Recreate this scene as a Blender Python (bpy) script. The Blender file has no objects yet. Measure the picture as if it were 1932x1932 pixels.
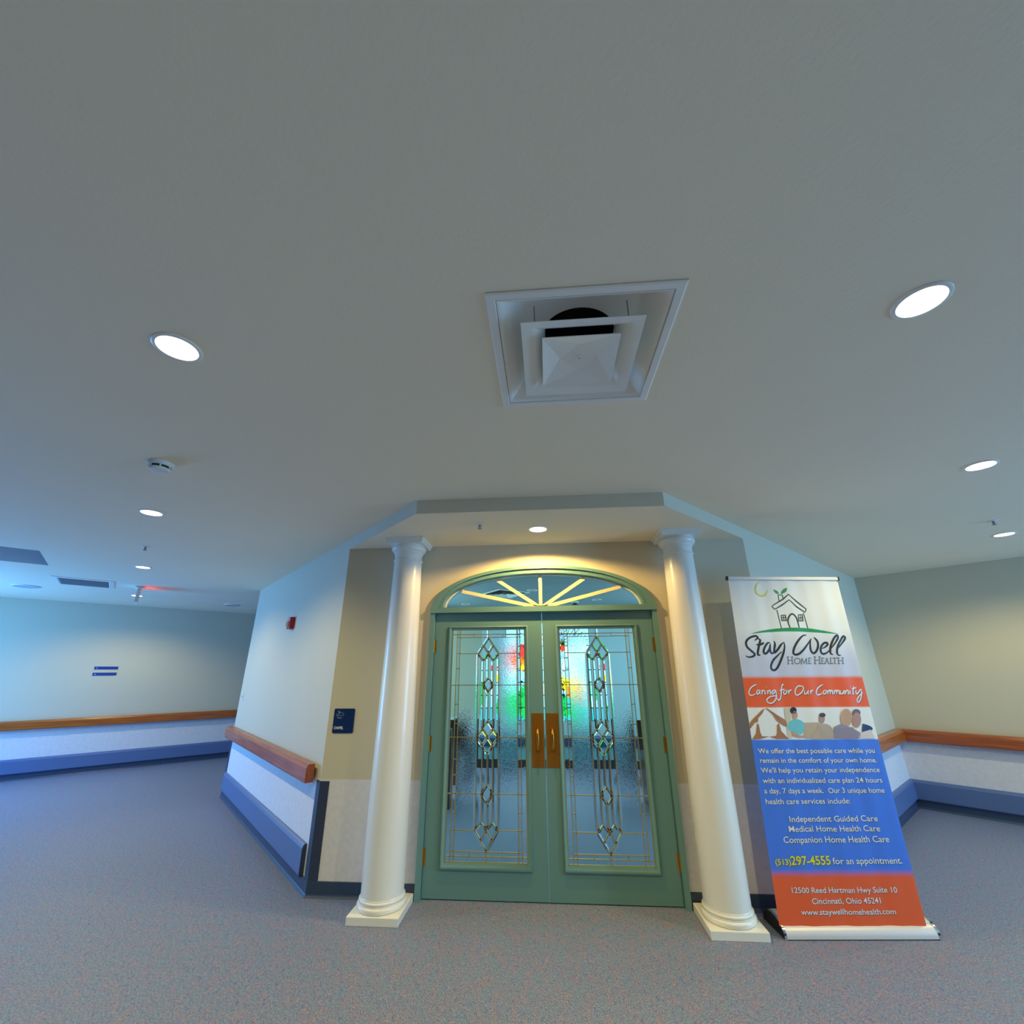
import bpy, bmesh, math, random
from mathutils import Vector, Matrix

C = bpy.context.scene.collection
scene = bpy.context.scene
S2 = math.sqrt(0.5)
random.seed(4)

# ------------------------------------------------------------------ camera
F_PX, YAW, PITCH, ROLL, EYE = 819.48, 0.0760, 0.3510, -0.0062, 1.555
cam_d = bpy.data.cameras.new('camera')
cam = bpy.data.objects.new('camera', cam_d)
C.objects.link(cam)
cam_d.sensor_width = 36.0
cam_d.lens = 36.0 * F_PX / 1932.0
cam_d.clip_start = 0.02
cam.location = (0, 0, EYE)
_fw = Vector((math.sin(-YAW) * math.cos(PITCH), math.cos(-YAW) * math.cos(PITCH), math.sin(PITCH)))
_rt = Vector((math.cos(-YAW), -math.sin(-YAW), 0))
_up = _rt.cross(_fw)
_r2 = _rt * math.cos(ROLL) + _up * math.sin(ROLL)
_u2 = _up * math.cos(ROLL) - _rt * math.sin(ROLL)
cam.rotation_euler = Matrix((_r2, _u2, -_fw)).transposed().to_euler()
scene.camera = cam

# ------------------------------------------------------------------ world, daylight, exposure
vs = scene.view_settings
vs.view_transform = 'Standard'
vs.look = 'None'
vs.exposure = 0.0
vs.gamma = 1.0
vs.use_curve_mapping = False
scene.cycles.max_bounces = 10
scene.cycles.diffuse_bounces = 6
scene.cycles.transmission_bounces = 8
scene.cycles.transparent_max_bounces = 12
scene.cycles.caustics_reflective = False
scene.cycles.caustics_refractive = False
scene.cycles.sample_clamp_indirect = 6.0

world = bpy.data.worlds.new('world')
scene.world = world
world.use_nodes = True
wb = world.node_tree.nodes['Background']
wb.inputs[0].default_value = (0.62, 0.78, 1.0, 1)
wb.inputs[1].default_value = 0.02


def area_light(name, loc, target, sx, sy, col, power):
    d = bpy.data.lights.new(name, 'AREA')
    d.shape = 'RECTANGLE'
    d.size = sx
    d.size_y = sy
    d.color = col
    d.energy = power
    o = bpy.data.objects.new(name, d)
    C.objects.link(o)
    o.location = loc
    o.rotation_euler = (Vector(target) - Vector(loc)).to_track_quat('-Z', 'Y').to_euler()
    return o


# daylight through the windows the lobby has out of frame on the left, and on the right; the chapel pair is fill added to light that room
for a in (
    ('daylight_left', (-9.2, 4.0, 1.3), (-5.0, 5.5, 0.6), 2.2, 2.2, (0.10, 0.41, 1.0), 310),
    ('daylight_right', (8.4, 1.1, 1.4), (2.0, 2.6, 1.2), 3.2, 2.3, (0.19, 0.53, 1.0), 375),
    ('chapel_fill_left', (-2.55, 7.0, 2.0), (0.5, 7.0, 0.2), 2.5, 1.0, (0.50, 0.92, 0.98), 95),
    ('chapel_fill_right', (2.75, 7.0, 2.0), (-0.5, 7.0, 0.2), 2.5, 1.0, (0.50, 0.92, 0.98), 95),
):
    area_light(*a)


# ------------------------------------------------------------------ helpers
def lin(r, g, b):
    f = lambda c: (c / 255 / 12.92) if c <= 10 else ((c / 255 + 0.055) / 1.055) ** 2.4
    return (f(r), f(g), f(b), 1)


def mat(name, rgb, rough=0.6, metal=0.0, emit=0.0, spec=0.5, bump=None, coat=0.0):
    m = bpy.data.materials.new(name)
    m.use_nodes = True
    nt = m.node_tree
    p = nt.nodes['Principled BSDF']
    c = lin(*rgb)
    p.inputs['Base Color'].default_value = c
    p.inputs['Roughness'].default_value = rough
    p.inputs['Metallic'].default_value = metal
    p.inputs['Specular IOR Level'].default_value = spec
    p.inputs['Coat Weight'].default_value = coat
    if emit:
        p.inputs['Emission Color'].default_value = c
        p.inputs['Emission Strength'].default_value = emit
    if bump:
        scale, dist = bump
        g = nt.nodes.new('ShaderNodeNewGeometry')
        n = nt.nodes.new('ShaderNodeTexNoise')
        n.inputs['Scale'].default_value = scale
        n.inputs['Detail'].default_value = 3
        b = nt.nodes.new('ShaderNodeBump')
        b.inputs['Strength'].default_value = 0.35
        b.inputs['Distance'].default_value = dist
        nt.links.new(g.outputs['Position'], n.inputs['Vector'])
        nt.links.new(n.outputs['Fac'], b.inputs['Height'])
        nt.links.new(b.outputs['Normal'], p.inputs['Normal'])
    return m


def ramp(nt, stops, interp='LINEAR'):
    r = nt.nodes.new('ShaderNodeValToRGB')
    r.color_ramp.interpolation = interp
    e = r.color_ramp.elements
    while len(e) < len(stops):
        e.new(0.5)
    for k, (p, c) in enumerate(stops):
        e[k].position = p
        e[k].color = c
    return r


def wall_material():
    """cream paint above a grey fabric wainscot that ends 0.755 m above the floor"""
    m = mat('cream_wall_over_grey_wainscot', (214, 208, 188), 0.7)
    nt = m.node_tree
    p = nt.nodes['Principled BSDF']
    g = nt.nodes.new('ShaderNodeNewGeometry')
    s = nt.nodes.new('ShaderNodeSeparateXYZ')
    nt.links.new(g.outputs['Position'], s.inputs[0])
    lt = nt.nodes.new('ShaderNodeMath')
    lt.operation = 'LESS_THAN'
    lt.inputs[1].default_value = 0.755
    nt.links.new(s.outputs['Z'], lt.inputs[0])
    n = nt.nodes.new('ShaderNodeTexNoise')
    n.inputs['Scale'].default_value = 26
    n.inputs['Detail'].default_value = 6
    nt.links.new(g.outputs['Position'], n.inputs['Vector'])
    r = ramp(nt, [(0.3, lin(224, 222, 228)), (0.7, lin(234, 231, 235))])
    nt.links.new(n.outputs['Fac'], r.inputs[0])
    mx = nt.nodes.new('ShaderNodeMix')
    mx.data_type = 'RGBA'
    nt.links.new(lt.outputs[0], mx.inputs['Factor'])
    mx.inputs['A'].default_value = lin(215, 206, 182)
    nt.links.new(r.outputs['Color'], mx.inputs['B'])
    nt.links.new(mx.outputs['Result'], p.inputs['Base Color'])
    n2 = nt.nodes.new('ShaderNodeTexNoise')
    n2.inputs['Scale'].default_value = 220
    nt.links.new(g.outputs['Position'], n2.inputs['Vector'])
    b = nt.nodes.new('ShaderNodeBump')
    b.inputs['Strength'].default_value = 0.15
    b.inputs['Distance'].default_value = 0.002
    nt.links.new(n2.outputs['Fac'], b.inputs['Height'])
    nt.links.new(b.outputs['Normal'], p.inputs['Normal'])
    return m


def carpet_material():
    m = mat('speckled_carpet', (120, 118, 120), 0.58, spec=0.4)
    nt = m.node_tree
    p = nt.nodes['Principled BSDF']
    g = nt.nodes.new('ShaderNodeNewGeometry')
    mp = nt.nodes.new('ShaderNodeMapping')
    mp.inputs['Rotation'].default_value = (0, 0, 0.6)
    mp.inputs['Scale'].default_value = (1.0, 0.38, 1.0)
    nt.links.new(g.outputs['Position'], mp.inputs[0])
    n = nt.nodes.new('ShaderNodeTexNoise')
    n.inputs['Scale'].default_value = 60
    n.inputs['Detail'].default_value = 5
    n.inputs['Roughness'].default_value = 0.75
    nt.links.new(mp.outputs[0], n.inputs['Vector'])
    r = ramp(nt, [(0.30, lin(85, 99, 139)), (0.40, lin(111, 125, 170)), (0.46, lin(136, 134, 161)), (0.52, lin(119, 140, 163)), (0.58, lin(138, 136, 164)), (0.64, lin(162, 139, 158)), (0.74, lin(176, 169, 177))])
    nt.links.new(n.outputs['Fac'], r.inputs[0])
    n2 = nt.nodes.new('ShaderNodeTexNoise')
    n2.inputs['Scale'].default_value = 230
    n2.inputs['Detail'].default_value = 3
    nt.links.new(mp.outputs[0], n2.inputs['Vector'])
    r2 = ramp(nt, [(0.33, (0.36, 0.37, 0.40, 1)), (0.67, (1.48, 1.48, 1.46, 1))])
    nt.links.new(n2.outputs['Fac'], r2.inputs[0])
    mx = nt.nodes.new('ShaderNodeMix')
    mx.data_type = 'RGBA'
    mx.blend_type = 'MULTIPLY'
    mx.inputs['Factor'].default_value = 0.8
    n3 = nt.nodes.new('ShaderNodeTexNoise')
    n3.inputs['Scale'].default_value = 21
    n3.inputs['Detail'].default_value = 4
    n3.inputs['Roughness'].default_value = 0.7
    nt.links.new(mp.outputs[0], n3.inputs['Vector'])
    r3 = ramp(nt, [(0.30, (0.80, 0.95, 1.10, 1)), (0.42, (0.94, 1.10, 1.0, 1)), (0.50, (1, 1, 1, 1)), (0.58, (1.22, 0.98, 0.92, 1)), (0.70, (1.16, 1.06, 0.80, 1))])
    nt.links.new(n3.outputs['Fac'], r3.inputs[0])
    m3 = nt.nodes.new('ShaderNodeMix')
    m3.data_type = 'RGBA'
    m3.blend_type = 'MULTIPLY'
    m3.inputs['Factor'].default_value = 0.9
    nt.links.new(r.outputs['Color'], m3.inputs['A'])
    nt.links.new(r3.outputs['Color'], m3.inputs['B'])
    nt.links.new(m3.outputs['Result'], mx.inputs['A'])
    nt.links.new(r2.outputs['Color'], mx.inputs['B'])
    nt.links.new(mx.outputs['Result'], p.inputs['Base Color'])
    b = nt.nodes.new('ShaderNodeBump')
    b.inputs['Strength'].default_value = 0.5
    b.inputs['Distance'].default_value = 0.004
    nt.links.new(n2.outputs['Fac'], b.inputs['Height'])
    nt.links.new(b.outputs['Normal'], p.inputs['Normal'])
    return m


def wood_material(name, c0, c1, direction, rough=0.35):
    """grain that runs along a horizontal direction"""
    m = mat(name, c0, rough, coat=0.25)
    nt = m.node_tree
    p = nt.nodes['Principled BSDF']
    g = nt.nodes.new('ShaderNodeNewGeometry')
    mp = nt.nodes.new('ShaderNodeMapping')
    mp.inputs['Rotation'].default_value = (0, 0, -direction)
    nt.links.new(g.outputs['Position'], mp.inputs[0])
    mp2 = nt.nodes.new('ShaderNodeMapping')
    mp2.inputs['Scale'].default_value = (1.2, 40, 40)
    nt.links.new(mp.outputs[0], mp2.inputs[0])
    n = nt.nodes.new('ShaderNodeTexNoise')
    n.inputs['Scale'].default_value = 2.2
    n.inputs['Detail'].default_value = 6
    nt.links.new(mp2.outputs[0], n.inputs['Vector'])
    r = ramp(nt, [(0.35, lin(*c0)), (0.65, lin(*c1))])
    nt.links.new(n.outputs['Fac'], r.inputs[0])
    nt.links.new(r.outputs['Color'], p.inputs['Base Color'])
    return m


def glass_material(name, kind):
    m = bpy.data.materials.new(name)
    m.use_nodes = True
    nt = m.node_tree
    nt.nodes.remove(nt.nodes['Principled BSDF'])
    out = nt.nodes['Material Output']
    if kind == 'clear':
        t = nt.nodes.new('ShaderNodeBsdfTransparent')
        t.inputs[0].default_value = (0.86, 0.93, 0.96, 1)
        gl = nt.nodes.new('ShaderNodeBsdfGlossy')
        gl.inputs['Roughness'].default_value = 0.02
        f = nt.nodes.new('ShaderNodeFresnel')
        f.inputs[0].default_value = 1.5
        mx = nt.nodes.new('ShaderNodeMixShader')
        nt.links.new(f.outputs[0], mx.inputs[0])
        nt.links.new(t.outputs[0], mx.inputs[1])
        nt.links.new(gl.outputs[0], mx.inputs[2])
        nt.links.new(mx.outputs[0], out.inputs[0])
    else:
        gb = nt.nodes.new('ShaderNodeBsdfGlass')
        gb.inputs['IOR'].default_value = 1.45
        gb.inputs['Roughness'].default_value = 0.0
        gb.inputs['Color'].default_value = (0.93, 0.97, 0.99, 1)
        nt.links.new(gb.outputs[0], out.inputs[0])
        if kind == 'pebbled':
            g = nt.nodes.new('ShaderNodeNewGeometry')
            mp = nt.nodes.new('ShaderNodeMapping')
            mp.inputs['Scale'].default_value = (84, 84, 150)
            v = nt.nodes.new('ShaderNodeTexVoronoi')
            v.feature = 'SMOOTH_F1'
            v.inputs['Scale'].default_value = 1.0
            v.inputs['Smoothness'].default_value = 0.5
            v.inputs['Randomness'].default_value = 0.45
            b = nt.nodes.new('ShaderNodeBump')
            b.inputs['Strength'].default_value = 0.55
            b.inputs['Distance'].default_value = 0.0022
            nt.links.new(g.outputs['Position'], mp.inputs[0])
            nt.links.new(mp.outputs[0], v.inputs['Vector'])
            nt.links.new(v.outputs['Distance'], b.inputs['Height'])
            nt.links.new(b.outputs['Normal'], gb.inputs['Normal'])
        if kind == 'rippled':
            g = nt.nodes.new('ShaderNodeNewGeometry')
            mp = nt.nodes.new('ShaderNodeMapping')
            mp.inputs['Scale'].default_value = (10, 10, 6)
            n = nt.nodes.new('ShaderNodeTexNoise')
            n.inputs['Scale'].default_value = 1.2
            n.inputs['Distortion'].default_value = 1.2
            b = nt.nodes.new('ShaderNodeBump')
            b.inputs['Strength'].default_value = 0.25
            b.inputs['Distance'].default_value = 0.01
            nt.links.new(g.outputs['Position'], mp.inputs[0])
            nt.links.new(mp.outputs[0], n.inputs['Vector'])
            nt.links.new(n.outputs['Fac'], b.inputs['Height'])
            nt.links.new(b.outputs['Normal'], gb.inputs['Normal'])
    return m


def mesh_obj(name, bm, mats, parent=None, smooth=None, recalc=True):
    if recalc:
        bmesh.ops.recalc_face_normals(bm, faces=bm.faces[:])
    me = bpy.data.meshes.new(name)
    bm.to_mesh(me)
    bm.free()
    if not isinstance(mats, (list, tuple)):
        mats = [mats]
    for m in mats:
        me.materials.append(m)
    if smooth is not None:
        for p in me.polygons:
            p.use_smooth = True
        me.set_sharp_from_angle(angle=math.radians(smooth))
    o = bpy.data.objects.new(name, me)
    C.objects.link(o)
    if parent:
        o.parent = parent
    return o


def tag(o, label=None, cat=None, group=None, kind=None):
    if label:
        o['label'] = label
    if cat:
        o['category'] = cat
    if group:
        o['group'] = group
    if kind:
        o['kind'] = kind
    return o


def thing(name, loc, label, cat, group=None, rotz=0.0, kind=None):
    o = bpy.data.objects.new(name, None)
    C.objects.link(o)
    o.empty_display_size = 0.1
    o.location = loc
    o.rotation_euler = (0, 0, rotz)
    return tag(o, label, cat, group, kind)


def dup(root, loc, label, rotz=None):
    r = root.copy()
    C.objects.link(r)
    r.location = loc
    r['label'] = label
    if rotz is not None:
        r.rotation_euler = (0, 0, rotz)
    for ch in list(root.children):
        c = ch.copy()
        C.objects.link(c)
        c.parent = r
        for g in list(ch.children):
            d = g.copy()
            C.objects.link(d)
            d.parent = c
    return r


def box(bm, x0, x1, y0, y1, z0, z1, mi=0, bev=0.0):
    vs_ = [bm.verts.new(p) for p in ((x0, y0, z0), (x1, y0, z0), (x1, y1, z0), (x0, y1, z0), (x0, y0, z1), (x1, y0, z1), (x1, y1, z1), (x0, y1, z1))]
    fs = [bm.faces.new([vs_[i] for i in q]) for q in ((3, 2, 1, 0), (4, 5, 6, 7), (0, 1, 5, 4), (1, 2, 6, 5), (2, 3, 7, 6), (3, 0, 4, 7))]
    for f in fs:
        f.material_index = mi
    if bev:
        es = set(e for f in fs for e in f.edges)
        r = bmesh.ops.bevel(bm, geom=list(es), offset=bev, segments=2, affect='EDGES', profile=0.6)
        for f in r['faces']:
            f.material_index = mi
    return fs


def lathe(bm, prof, n=40, mi=0, cap0=True, cap1=True, axis='z'):
    rings = []
    for r, z in prof:
        ring = []
        for k in range(n):
            a = 2 * math.pi * k / n
            if axis == 'z':
                ring.append(bm.verts.new((r * math.cos(a), r * math.sin(a), z)))
            else:
                ring.append(bm.verts.new((r * math.cos(a), z, r * math.sin(a))))
        rings.append(ring)
    for a, b in zip(rings, rings[1:]):
        for k in range(n):
            f = bm.faces.new((a[k], a[(k + 1) % n], b[(k + 1) % n], b[k]))
            f.material_index = mi
    if cap0:
        bm.faces.new(rings[0]).material_index = mi
    if cap1:
        bm.faces.new(rings[-1]).material_index = mi


def prism(bm, pts, z0, z1, mi=0):
    """vertical prism over an (x, y) polygon"""
    a = [bm.verts.new((x, y, z0)) for x, y in pts]
    b = [bm.verts.new((x, y, z1)) for x, y in pts]
    n = len(pts)
    fs = [bm.faces.new(a), bm.faces.new(b)]
    for k in range(n):
        fs.append(bm.faces.new((a[k], a[(k + 1) % n], b[(k + 1) % n], b[k])))
    for f in fs:
        f.material_index = mi
    return fs


def extrude_xz(bm, pts, y0, y1, mi=0):
    """prism along y over an (x, z) polygon"""
    a = [bm.verts.new((x, y0, z)) for x, z in pts]
    b = [bm.verts.new((x, y1, z)) for x, z in pts]
    n = len(pts)
    fs = [bm.faces.new(a), bm.faces.new(b)]
    for k in range(n):
        fs.append(bm.faces.new((a[k], a[(k + 1) % n], b[(k + 1) % n], b[k])))
    for f in fs:
        f.material_index = mi
    return fs


def rect_rings(bm, rings, mi=0):
    """rings: (x0, x1, z0, z1, y) rectangles joined one after the other, like a mitred moulding"""
    prev = None
    for x0, x1, z0, z1, y in rings:
        r = [bm.verts.new(p) for p in ((x0, y, z0), (x1, y, z0), (x1, y, z1), (x0, y, z1))]
        if prev:
            for k in range(4):
                bm.faces.new((prev[k], prev[(k + 1) % 4], r[(k + 1) % 4], r[k])).material_index = mi
        prev = r


def square_rings(bm, rings, mi=0, n=1):
    """rings: (half size, z) squares in the xy plane joined one after the other"""
    prev = None
    for h, z in rings:
        r = [bm.verts.new(p) for p in ((-h, -h, z), (h, -h, z), (h, h, z), (-h, h, z))]
        if prev:
            for k in range(4):
                bm.faces.new((prev[k], prev[(k + 1) % 4], r[(k + 1) % 4], r[k])).material_index = mi
        prev = r
    return prev


def along_wall(bm, prof, p0, d, n, a, b, ma=0.0, mb=0.0, mi=0):
    """extrude a (offset, z) profile along a wall; ma / mb mitre the two ends"""
    A, B = [], []
    for o, z in prof:
        sa, sb = a + ma * o, b + mb * o
        A.append(bm.verts.new((p0[0] + d[0] * sa + n[0] * o, p0[1] + d[1] * sa + n[1] * o, z)))
        B.append(bm.verts.new((p0[0] + d[0] * sb + n[0] * o, p0[1] + d[1] * sb + n[1] * o, z)))
    k = len(prof)
    fs = [bm.faces.new(A), bm.faces.new(B)]
    for i in range(k):
        fs.append(bm.faces.new((A[i], A[(i + 1) % k], B[(i + 1) % k], B[i])))
    for f in fs:
        f.material_index = mi


def bar(bm, p, q, w, y0, y1, mi=0):
    """flat bar between two (x, z) points, width w, from depth y0 to y1"""
    d = Vector((q[0] - p[0], q[1] - p[1]))
    L = d.length
    d /= L
    nx, nz = -d.y * w / 2, d.x * w / 2
    extrude_xz(bm, [(p[0] + nx, p[1] + nz), (q[0] + nx, q[1] + nz), (q[0] - nx, q[1] - nz), (p[0] - nx, p[1] - nz)], y0, y1, mi)


def text_mesh(s, bold=0.0):
    """outline of a line of lettering as (verts, faces), cap height and bounds"""
    cu = bpy.data.curves.new('lettering', 'FONT')
    cu.body = s
    cu.size = 1.0
    cu.offset = bold
    cu.resolution_u = 3
    o = bpy.data.objects.new('lettering', cu)
    C.objects.link(o)
    dg = bpy.context.evaluated_depsgraph_get()
    me = o.evaluated_get(dg).to_mesh()
    v = [(p.co.x, p.co.y) for p in me.vertices]
    f = [tuple(p.vertices) for p in me.polygons]
    o.evaluated_get(dg).to_mesh_clear()
    bpy.data.objects.remove(o)
    bpy.data.curves.remove(cu)
    return v, f


CAP = max(p[1] for p in text_mesh('H')[0])


def put_text(bm, s, fn, x0, y0, x1, y1, cap, mi=0, bold=0.012):
    """lettering from (x0, y0) to (x1, y1) along the baseline; fn maps (x, y) to a 3D point"""
    v, f = text_mesh(s, bold)
    lo = min(p[0] for p in v)
    hi = max(p[0] for p in v)
    vv = []
    for x, y in v:
        t = (x - lo) / (hi - lo)
        vv.append(bm.verts.new(fn(x0 + (x1 - x0) * t, y0 + (y1 - y0) * t + y / CAP * cap)))
    for q in f:
        try:
            bm.faces.new([vv[i] for i in q]).material_index = mi
        except ValueError:
            pass


def put_stroke(bm, flat, fn, mi=0, lift=0.0):
    """ribbon with a varying half width through flat = x, y, w, x, y, w, ... in tenths of a millimetre"""
    P = [(flat[i] / 1e4, flat[i + 1] / 1e4, flat[i + 2] / 1e4) for i in range(0, len(flat), 3)]
    prev = None
    for i, (x, y, w) in enumerate(P):
        a = P[max(i - 1, 0)]
        b = P[min(i + 1, len(P) - 1)]
        d = Vector((b[0] - a[0], b[1] - a[1]))
        if d.length < 1e-9:
            d = Vector((1, 0))
        d.normalize()
        cur = (bm.verts.new(fn(x - d.y * w, y + d.x * w)), bm.verts.new(fn(x + d.y * w, y - d.x * w)))
        if prev:
            bm.faces.new((prev[0], prev[1], cur[1], cur[0])).material_index = mi
        prev = cur


# ------------------------------------------------------------------ materials
M = {}
M['wall'] = wall_material()
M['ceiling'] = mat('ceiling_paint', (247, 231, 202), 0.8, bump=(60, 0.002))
M['carpet'] = carpet_material()
M['white_trim'] = mat('white_semigloss', (236, 236, 230), 0.32)
M['column'] = mat('white_column_paint', (238, 236, 228), 0.3, coat=0.2)
M['green'] = mat('sage_green_paint', (102, 143, 142), 0.38)
M['base'] = mat('navy_vinyl_base', (52, 72, 102), 0.36)
M['bumper'] = mat('slate_blue_vinyl', (92, 116, 164), 0.4)
M['guard'] = mat('dark_slate_vinyl', (50, 62, 88), 0.45)
M['brass'] = mat('brass', (206, 146, 52), 0.28, 1.0)
M['plate'] = mat('satin_brass', (176, 118, 46), 0.42, 0.9)
M['came'] = mat('brass_came', (226, 190, 112), 0.32, 1.0)
M['steel'] = mat('brushed_steel', (150, 150, 150), 0.35, 1.0)
M['dark'] = mat('black_plastic', (22, 23, 26), 0.5)
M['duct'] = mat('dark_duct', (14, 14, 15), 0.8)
M['metal_white'] = mat('white_enamel', (240, 236, 226), 0.28)
M['plastic_white'] = mat('white_plastic', (228, 228, 222), 0.4)
M['lens'] = mat('lit_lens', (255, 244, 214), 0.4, emit=9.0)
M['lens_off'] = mat('unlit_lens', (70, 74, 78), 0.3)
M['clear'] = glass_material('clear_glass', 'clear')
M['pebble'] = glass_material('pebbled_glass', 'pebbled')
M['bevel'] = glass_material('bevelled_glass', 'plain')
M['ripple'] = glass_material('rippled_glass', 'rippled')
M['muntin'] = mat('cream_muntin', (240, 222, 176), 0.45)
M['red'] = mat('red_plastic', (170, 24, 40), 0.35)
M['signblue'] = mat('navy_sign', (8, 44, 100), 0.35)
M['signblue2'] = mat('blue_sign', (24, 66, 150), 0.4)
M['signwhite'] = mat('sign_white', (225, 230, 238), 0.5)
M['oak_left'] = wood_material('oak_rail_grain_left', (150, 70, 32), (186, 100, 52), math.radians(135))
M['oak_right'] = wood_material('oak_rail_grain_right', (158, 76, 24), (198, 108, 42), math.radians(45))
M['pew'] = wood_material('dark_pew_wood', (52, 38, 32), (78, 56, 44), 0)
M['chapel_wall'] = mat('chapel_wall_paint', (184, 206, 214), 0.7)
M['silver'] = mat('silver_anodised', (226, 222, 220), 0.42, 0.25)
M['chrome'] = mat('chrome', (225, 225, 225), 0.12, 1.0)
M['exit_red'] = mat('exit_red_glow', (255, 40, 25), 0.4, emit=2.5)

# ------------------------------------------------------------------ room shell
D, H, HS = 3.85, 2.753, 2.648           # door wall, ceiling and soffit
XL, XR = -1.834, 1.759                  # corners of the door wall
LW = 3.65                               # length of the angled walls
CX = -0.041                             # middle of the doorway
DL, NL = (-S2, S2), (-S2, -S2)          # left angled wall: direction and normal into the lobby
DR, NR = (S2, S2), (S2, -S2)            # right angled wall
PL0, PR0 = (XL, D), (XR, D)
LEND = (XL - LW * S2, D + LW * S2)
FD, BD = 10.96, 7.604                   # far left wall and right back wall distances
RC = ((BD / S2 + (XR - D)) / 2, (BD / S2 - (XR - D)) / 2)   # inner corner on the right

bm = bmesh.new()
vv = [bm.verts.new(p) for p in ((-16, -7, 0), (12, -7, 0), (12, 16, 0), (-16, 16, 0))]
bm.faces.new(vv)
floor = tag(mesh_obj('floor', bm, M['carpet'], recalc=False), 'speckled grey blue carpet floor', 'floor', kind='structure')

# ceiling with a square opening for the air diffuser and a long one for the coffer on the left
DIF = (0.163, 1.446)
DIFH = 0.305


def ab(a, b):
    return (S2 * (a - b), S2 * (a + b))


bm = bmesh.new()
loops = [[(-16, -7), (12, -7), (12, 16), (-16, 16)],
         [(DIF[0] - DIFH, DIF[1] - DIFH), (DIF[0] + DIFH, DIF[1] - DIFH), (DIF[0] + DIFH, DIF[1] + DIFH), (DIF[0] - DIFH, DIF[1] + DIFH)],
         [ab(-3.4, 6.49), ab(-0.88, 6.49), ab(-0.88, 7.35), ab(-3.4, 7.35)]]
edges = []
for lp in loops:
    q = [bm.verts.new((x, y, H)) for x, y in lp]
    for k in range(4):
        edges.append(bm.edges.new((q[k], q[(k + 1) % 4])))
bmesh.ops.triangle_fill(bm, use_beauty=True, edges=edges)
for f in bm.faces:
    f.normal_update()
    if f.normal.z > 0:
        f.normal_flip()
# sides and top of the coffer belong to the ceiling
cz = H + 0.30
cp = [ab(-3.4, 6.49), ab(-0.88, 6.49), ab(-0.88, 7.35), ab(-3.4, 7.35)]
lo = [bm.verts.new((x, y, H)) for x, y in cp]
hi = [bm.verts.new((x, y, cz)) for x, y in cp]
for k in range(4):
    bm.faces.new((lo[k], lo[(k + 1) % 4], hi[(k + 1) % 4], hi[k]))
bm.faces.new(hi)
for f in bm.faces:
    if max(v.co.z for v in f.verts) > H + .01:
        f.material_index = 1
ceiling = tag(mesh_obj('ceiling', bm, [M['ceiling'], mat('coffer_paint_shaded', (204, 210, 212), .8)], recalc=False), 'flat painted ceiling over the lobby', 'ceiling', kind='structure')  # greyer coffer colour has the shade of the recess painted in


def arch(hw, z0, rise, e=2.15, n=48):
    """points of the arch from right to left"""
    pts = []
    for k in range(n + 1):
        a = math.pi * k / n
        c, s = math.cos(a), math.sin(a)
        pts.append((CX + hw * math.copysign(abs(c) ** (2 / e), c), z0 + rise * abs(s) ** (2 / e)))
    return pts


# door wall with the arched doorway cut out
bm = bmesh.new()
op = arch(0.955, 2.04, 0.385)
pts = [(XL, 0), (XL, H), (XR, H), (XR, 0), (CX + 0.955, 0)] + op + [(CX - 0.955, 0)]
extrude_xz(bm, pts, D, D + 0.14)
tag(mesh_obj('wall_front', bm, M['wall']), 'cream wall around the arched green double doors', 'wall', kind='structure')

T = 0.14


def wall_slab(name, p0, d, n, a, b, label, z1=H):
    bm = bmesh.new()
    q = []
    for s_, o in ((a, 0), (b, 0), (b, -T), (a, -T)):
        q.append((p0[0] + d[0] * s_ + n[0] * o, p0[1] + d[1] * s_ + n[1] * o))
    prism(bm, q, 0, z1)
    return tag(mesh_obj(name, bm, M['wall']), label, 'wall', kind='structure')


wall_slab('wall_left', PL0, DL, NL, 0, LW, 'angled wall left of the doorway with handrail and fire alarm')
wall_slab('wall_right', PR0, DR, NR, 0, math.hypot(RC[0] - XR, RC[1] - D) + T, 'angled wall behind the banner')
FP0, DF, NF = (-FD * S2, FD * S2), (S2, S2), (S2, -S2)
wall_slab('wall_far_left', FP0, DF, NF, -7.0, 7.0, 'far corridor wall on the left with two blue signs')
DB, NB = (S2, -S2), (-S2, -S2)
wall_slab('wall_back_right', RC, DB, NB, 0, 7.0, 'back wall on the right with an oak handrail')
# corridor side of the block behind the left angled wall
wall_slab('wall_corridor', LEND, (S2, S2), (-S2, S2), T, 6.0, 'corridor side wall behind the left angled wall')

# dropped soffit over the doorway, its faces flush with the angled walls
fy = 2.95
sp = [(XL, D), (XL + (D - fy), fy), (XR - (D - fy), fy), (XR, D)]
bm = bmesh.new()
fs = prism(bm, sp, HS, H)
for f in fs:
    f.normal_update()
    if abs(f.calc_center_median().z - HS) < 1e-4:
        f.material_index = 1
tag(mesh_obj('ceiling_soffit', bm, [M['wall'], M['ceiling']]), 'dropped soffit over the columns and double doors', 'ceiling', kind='structure')

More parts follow.
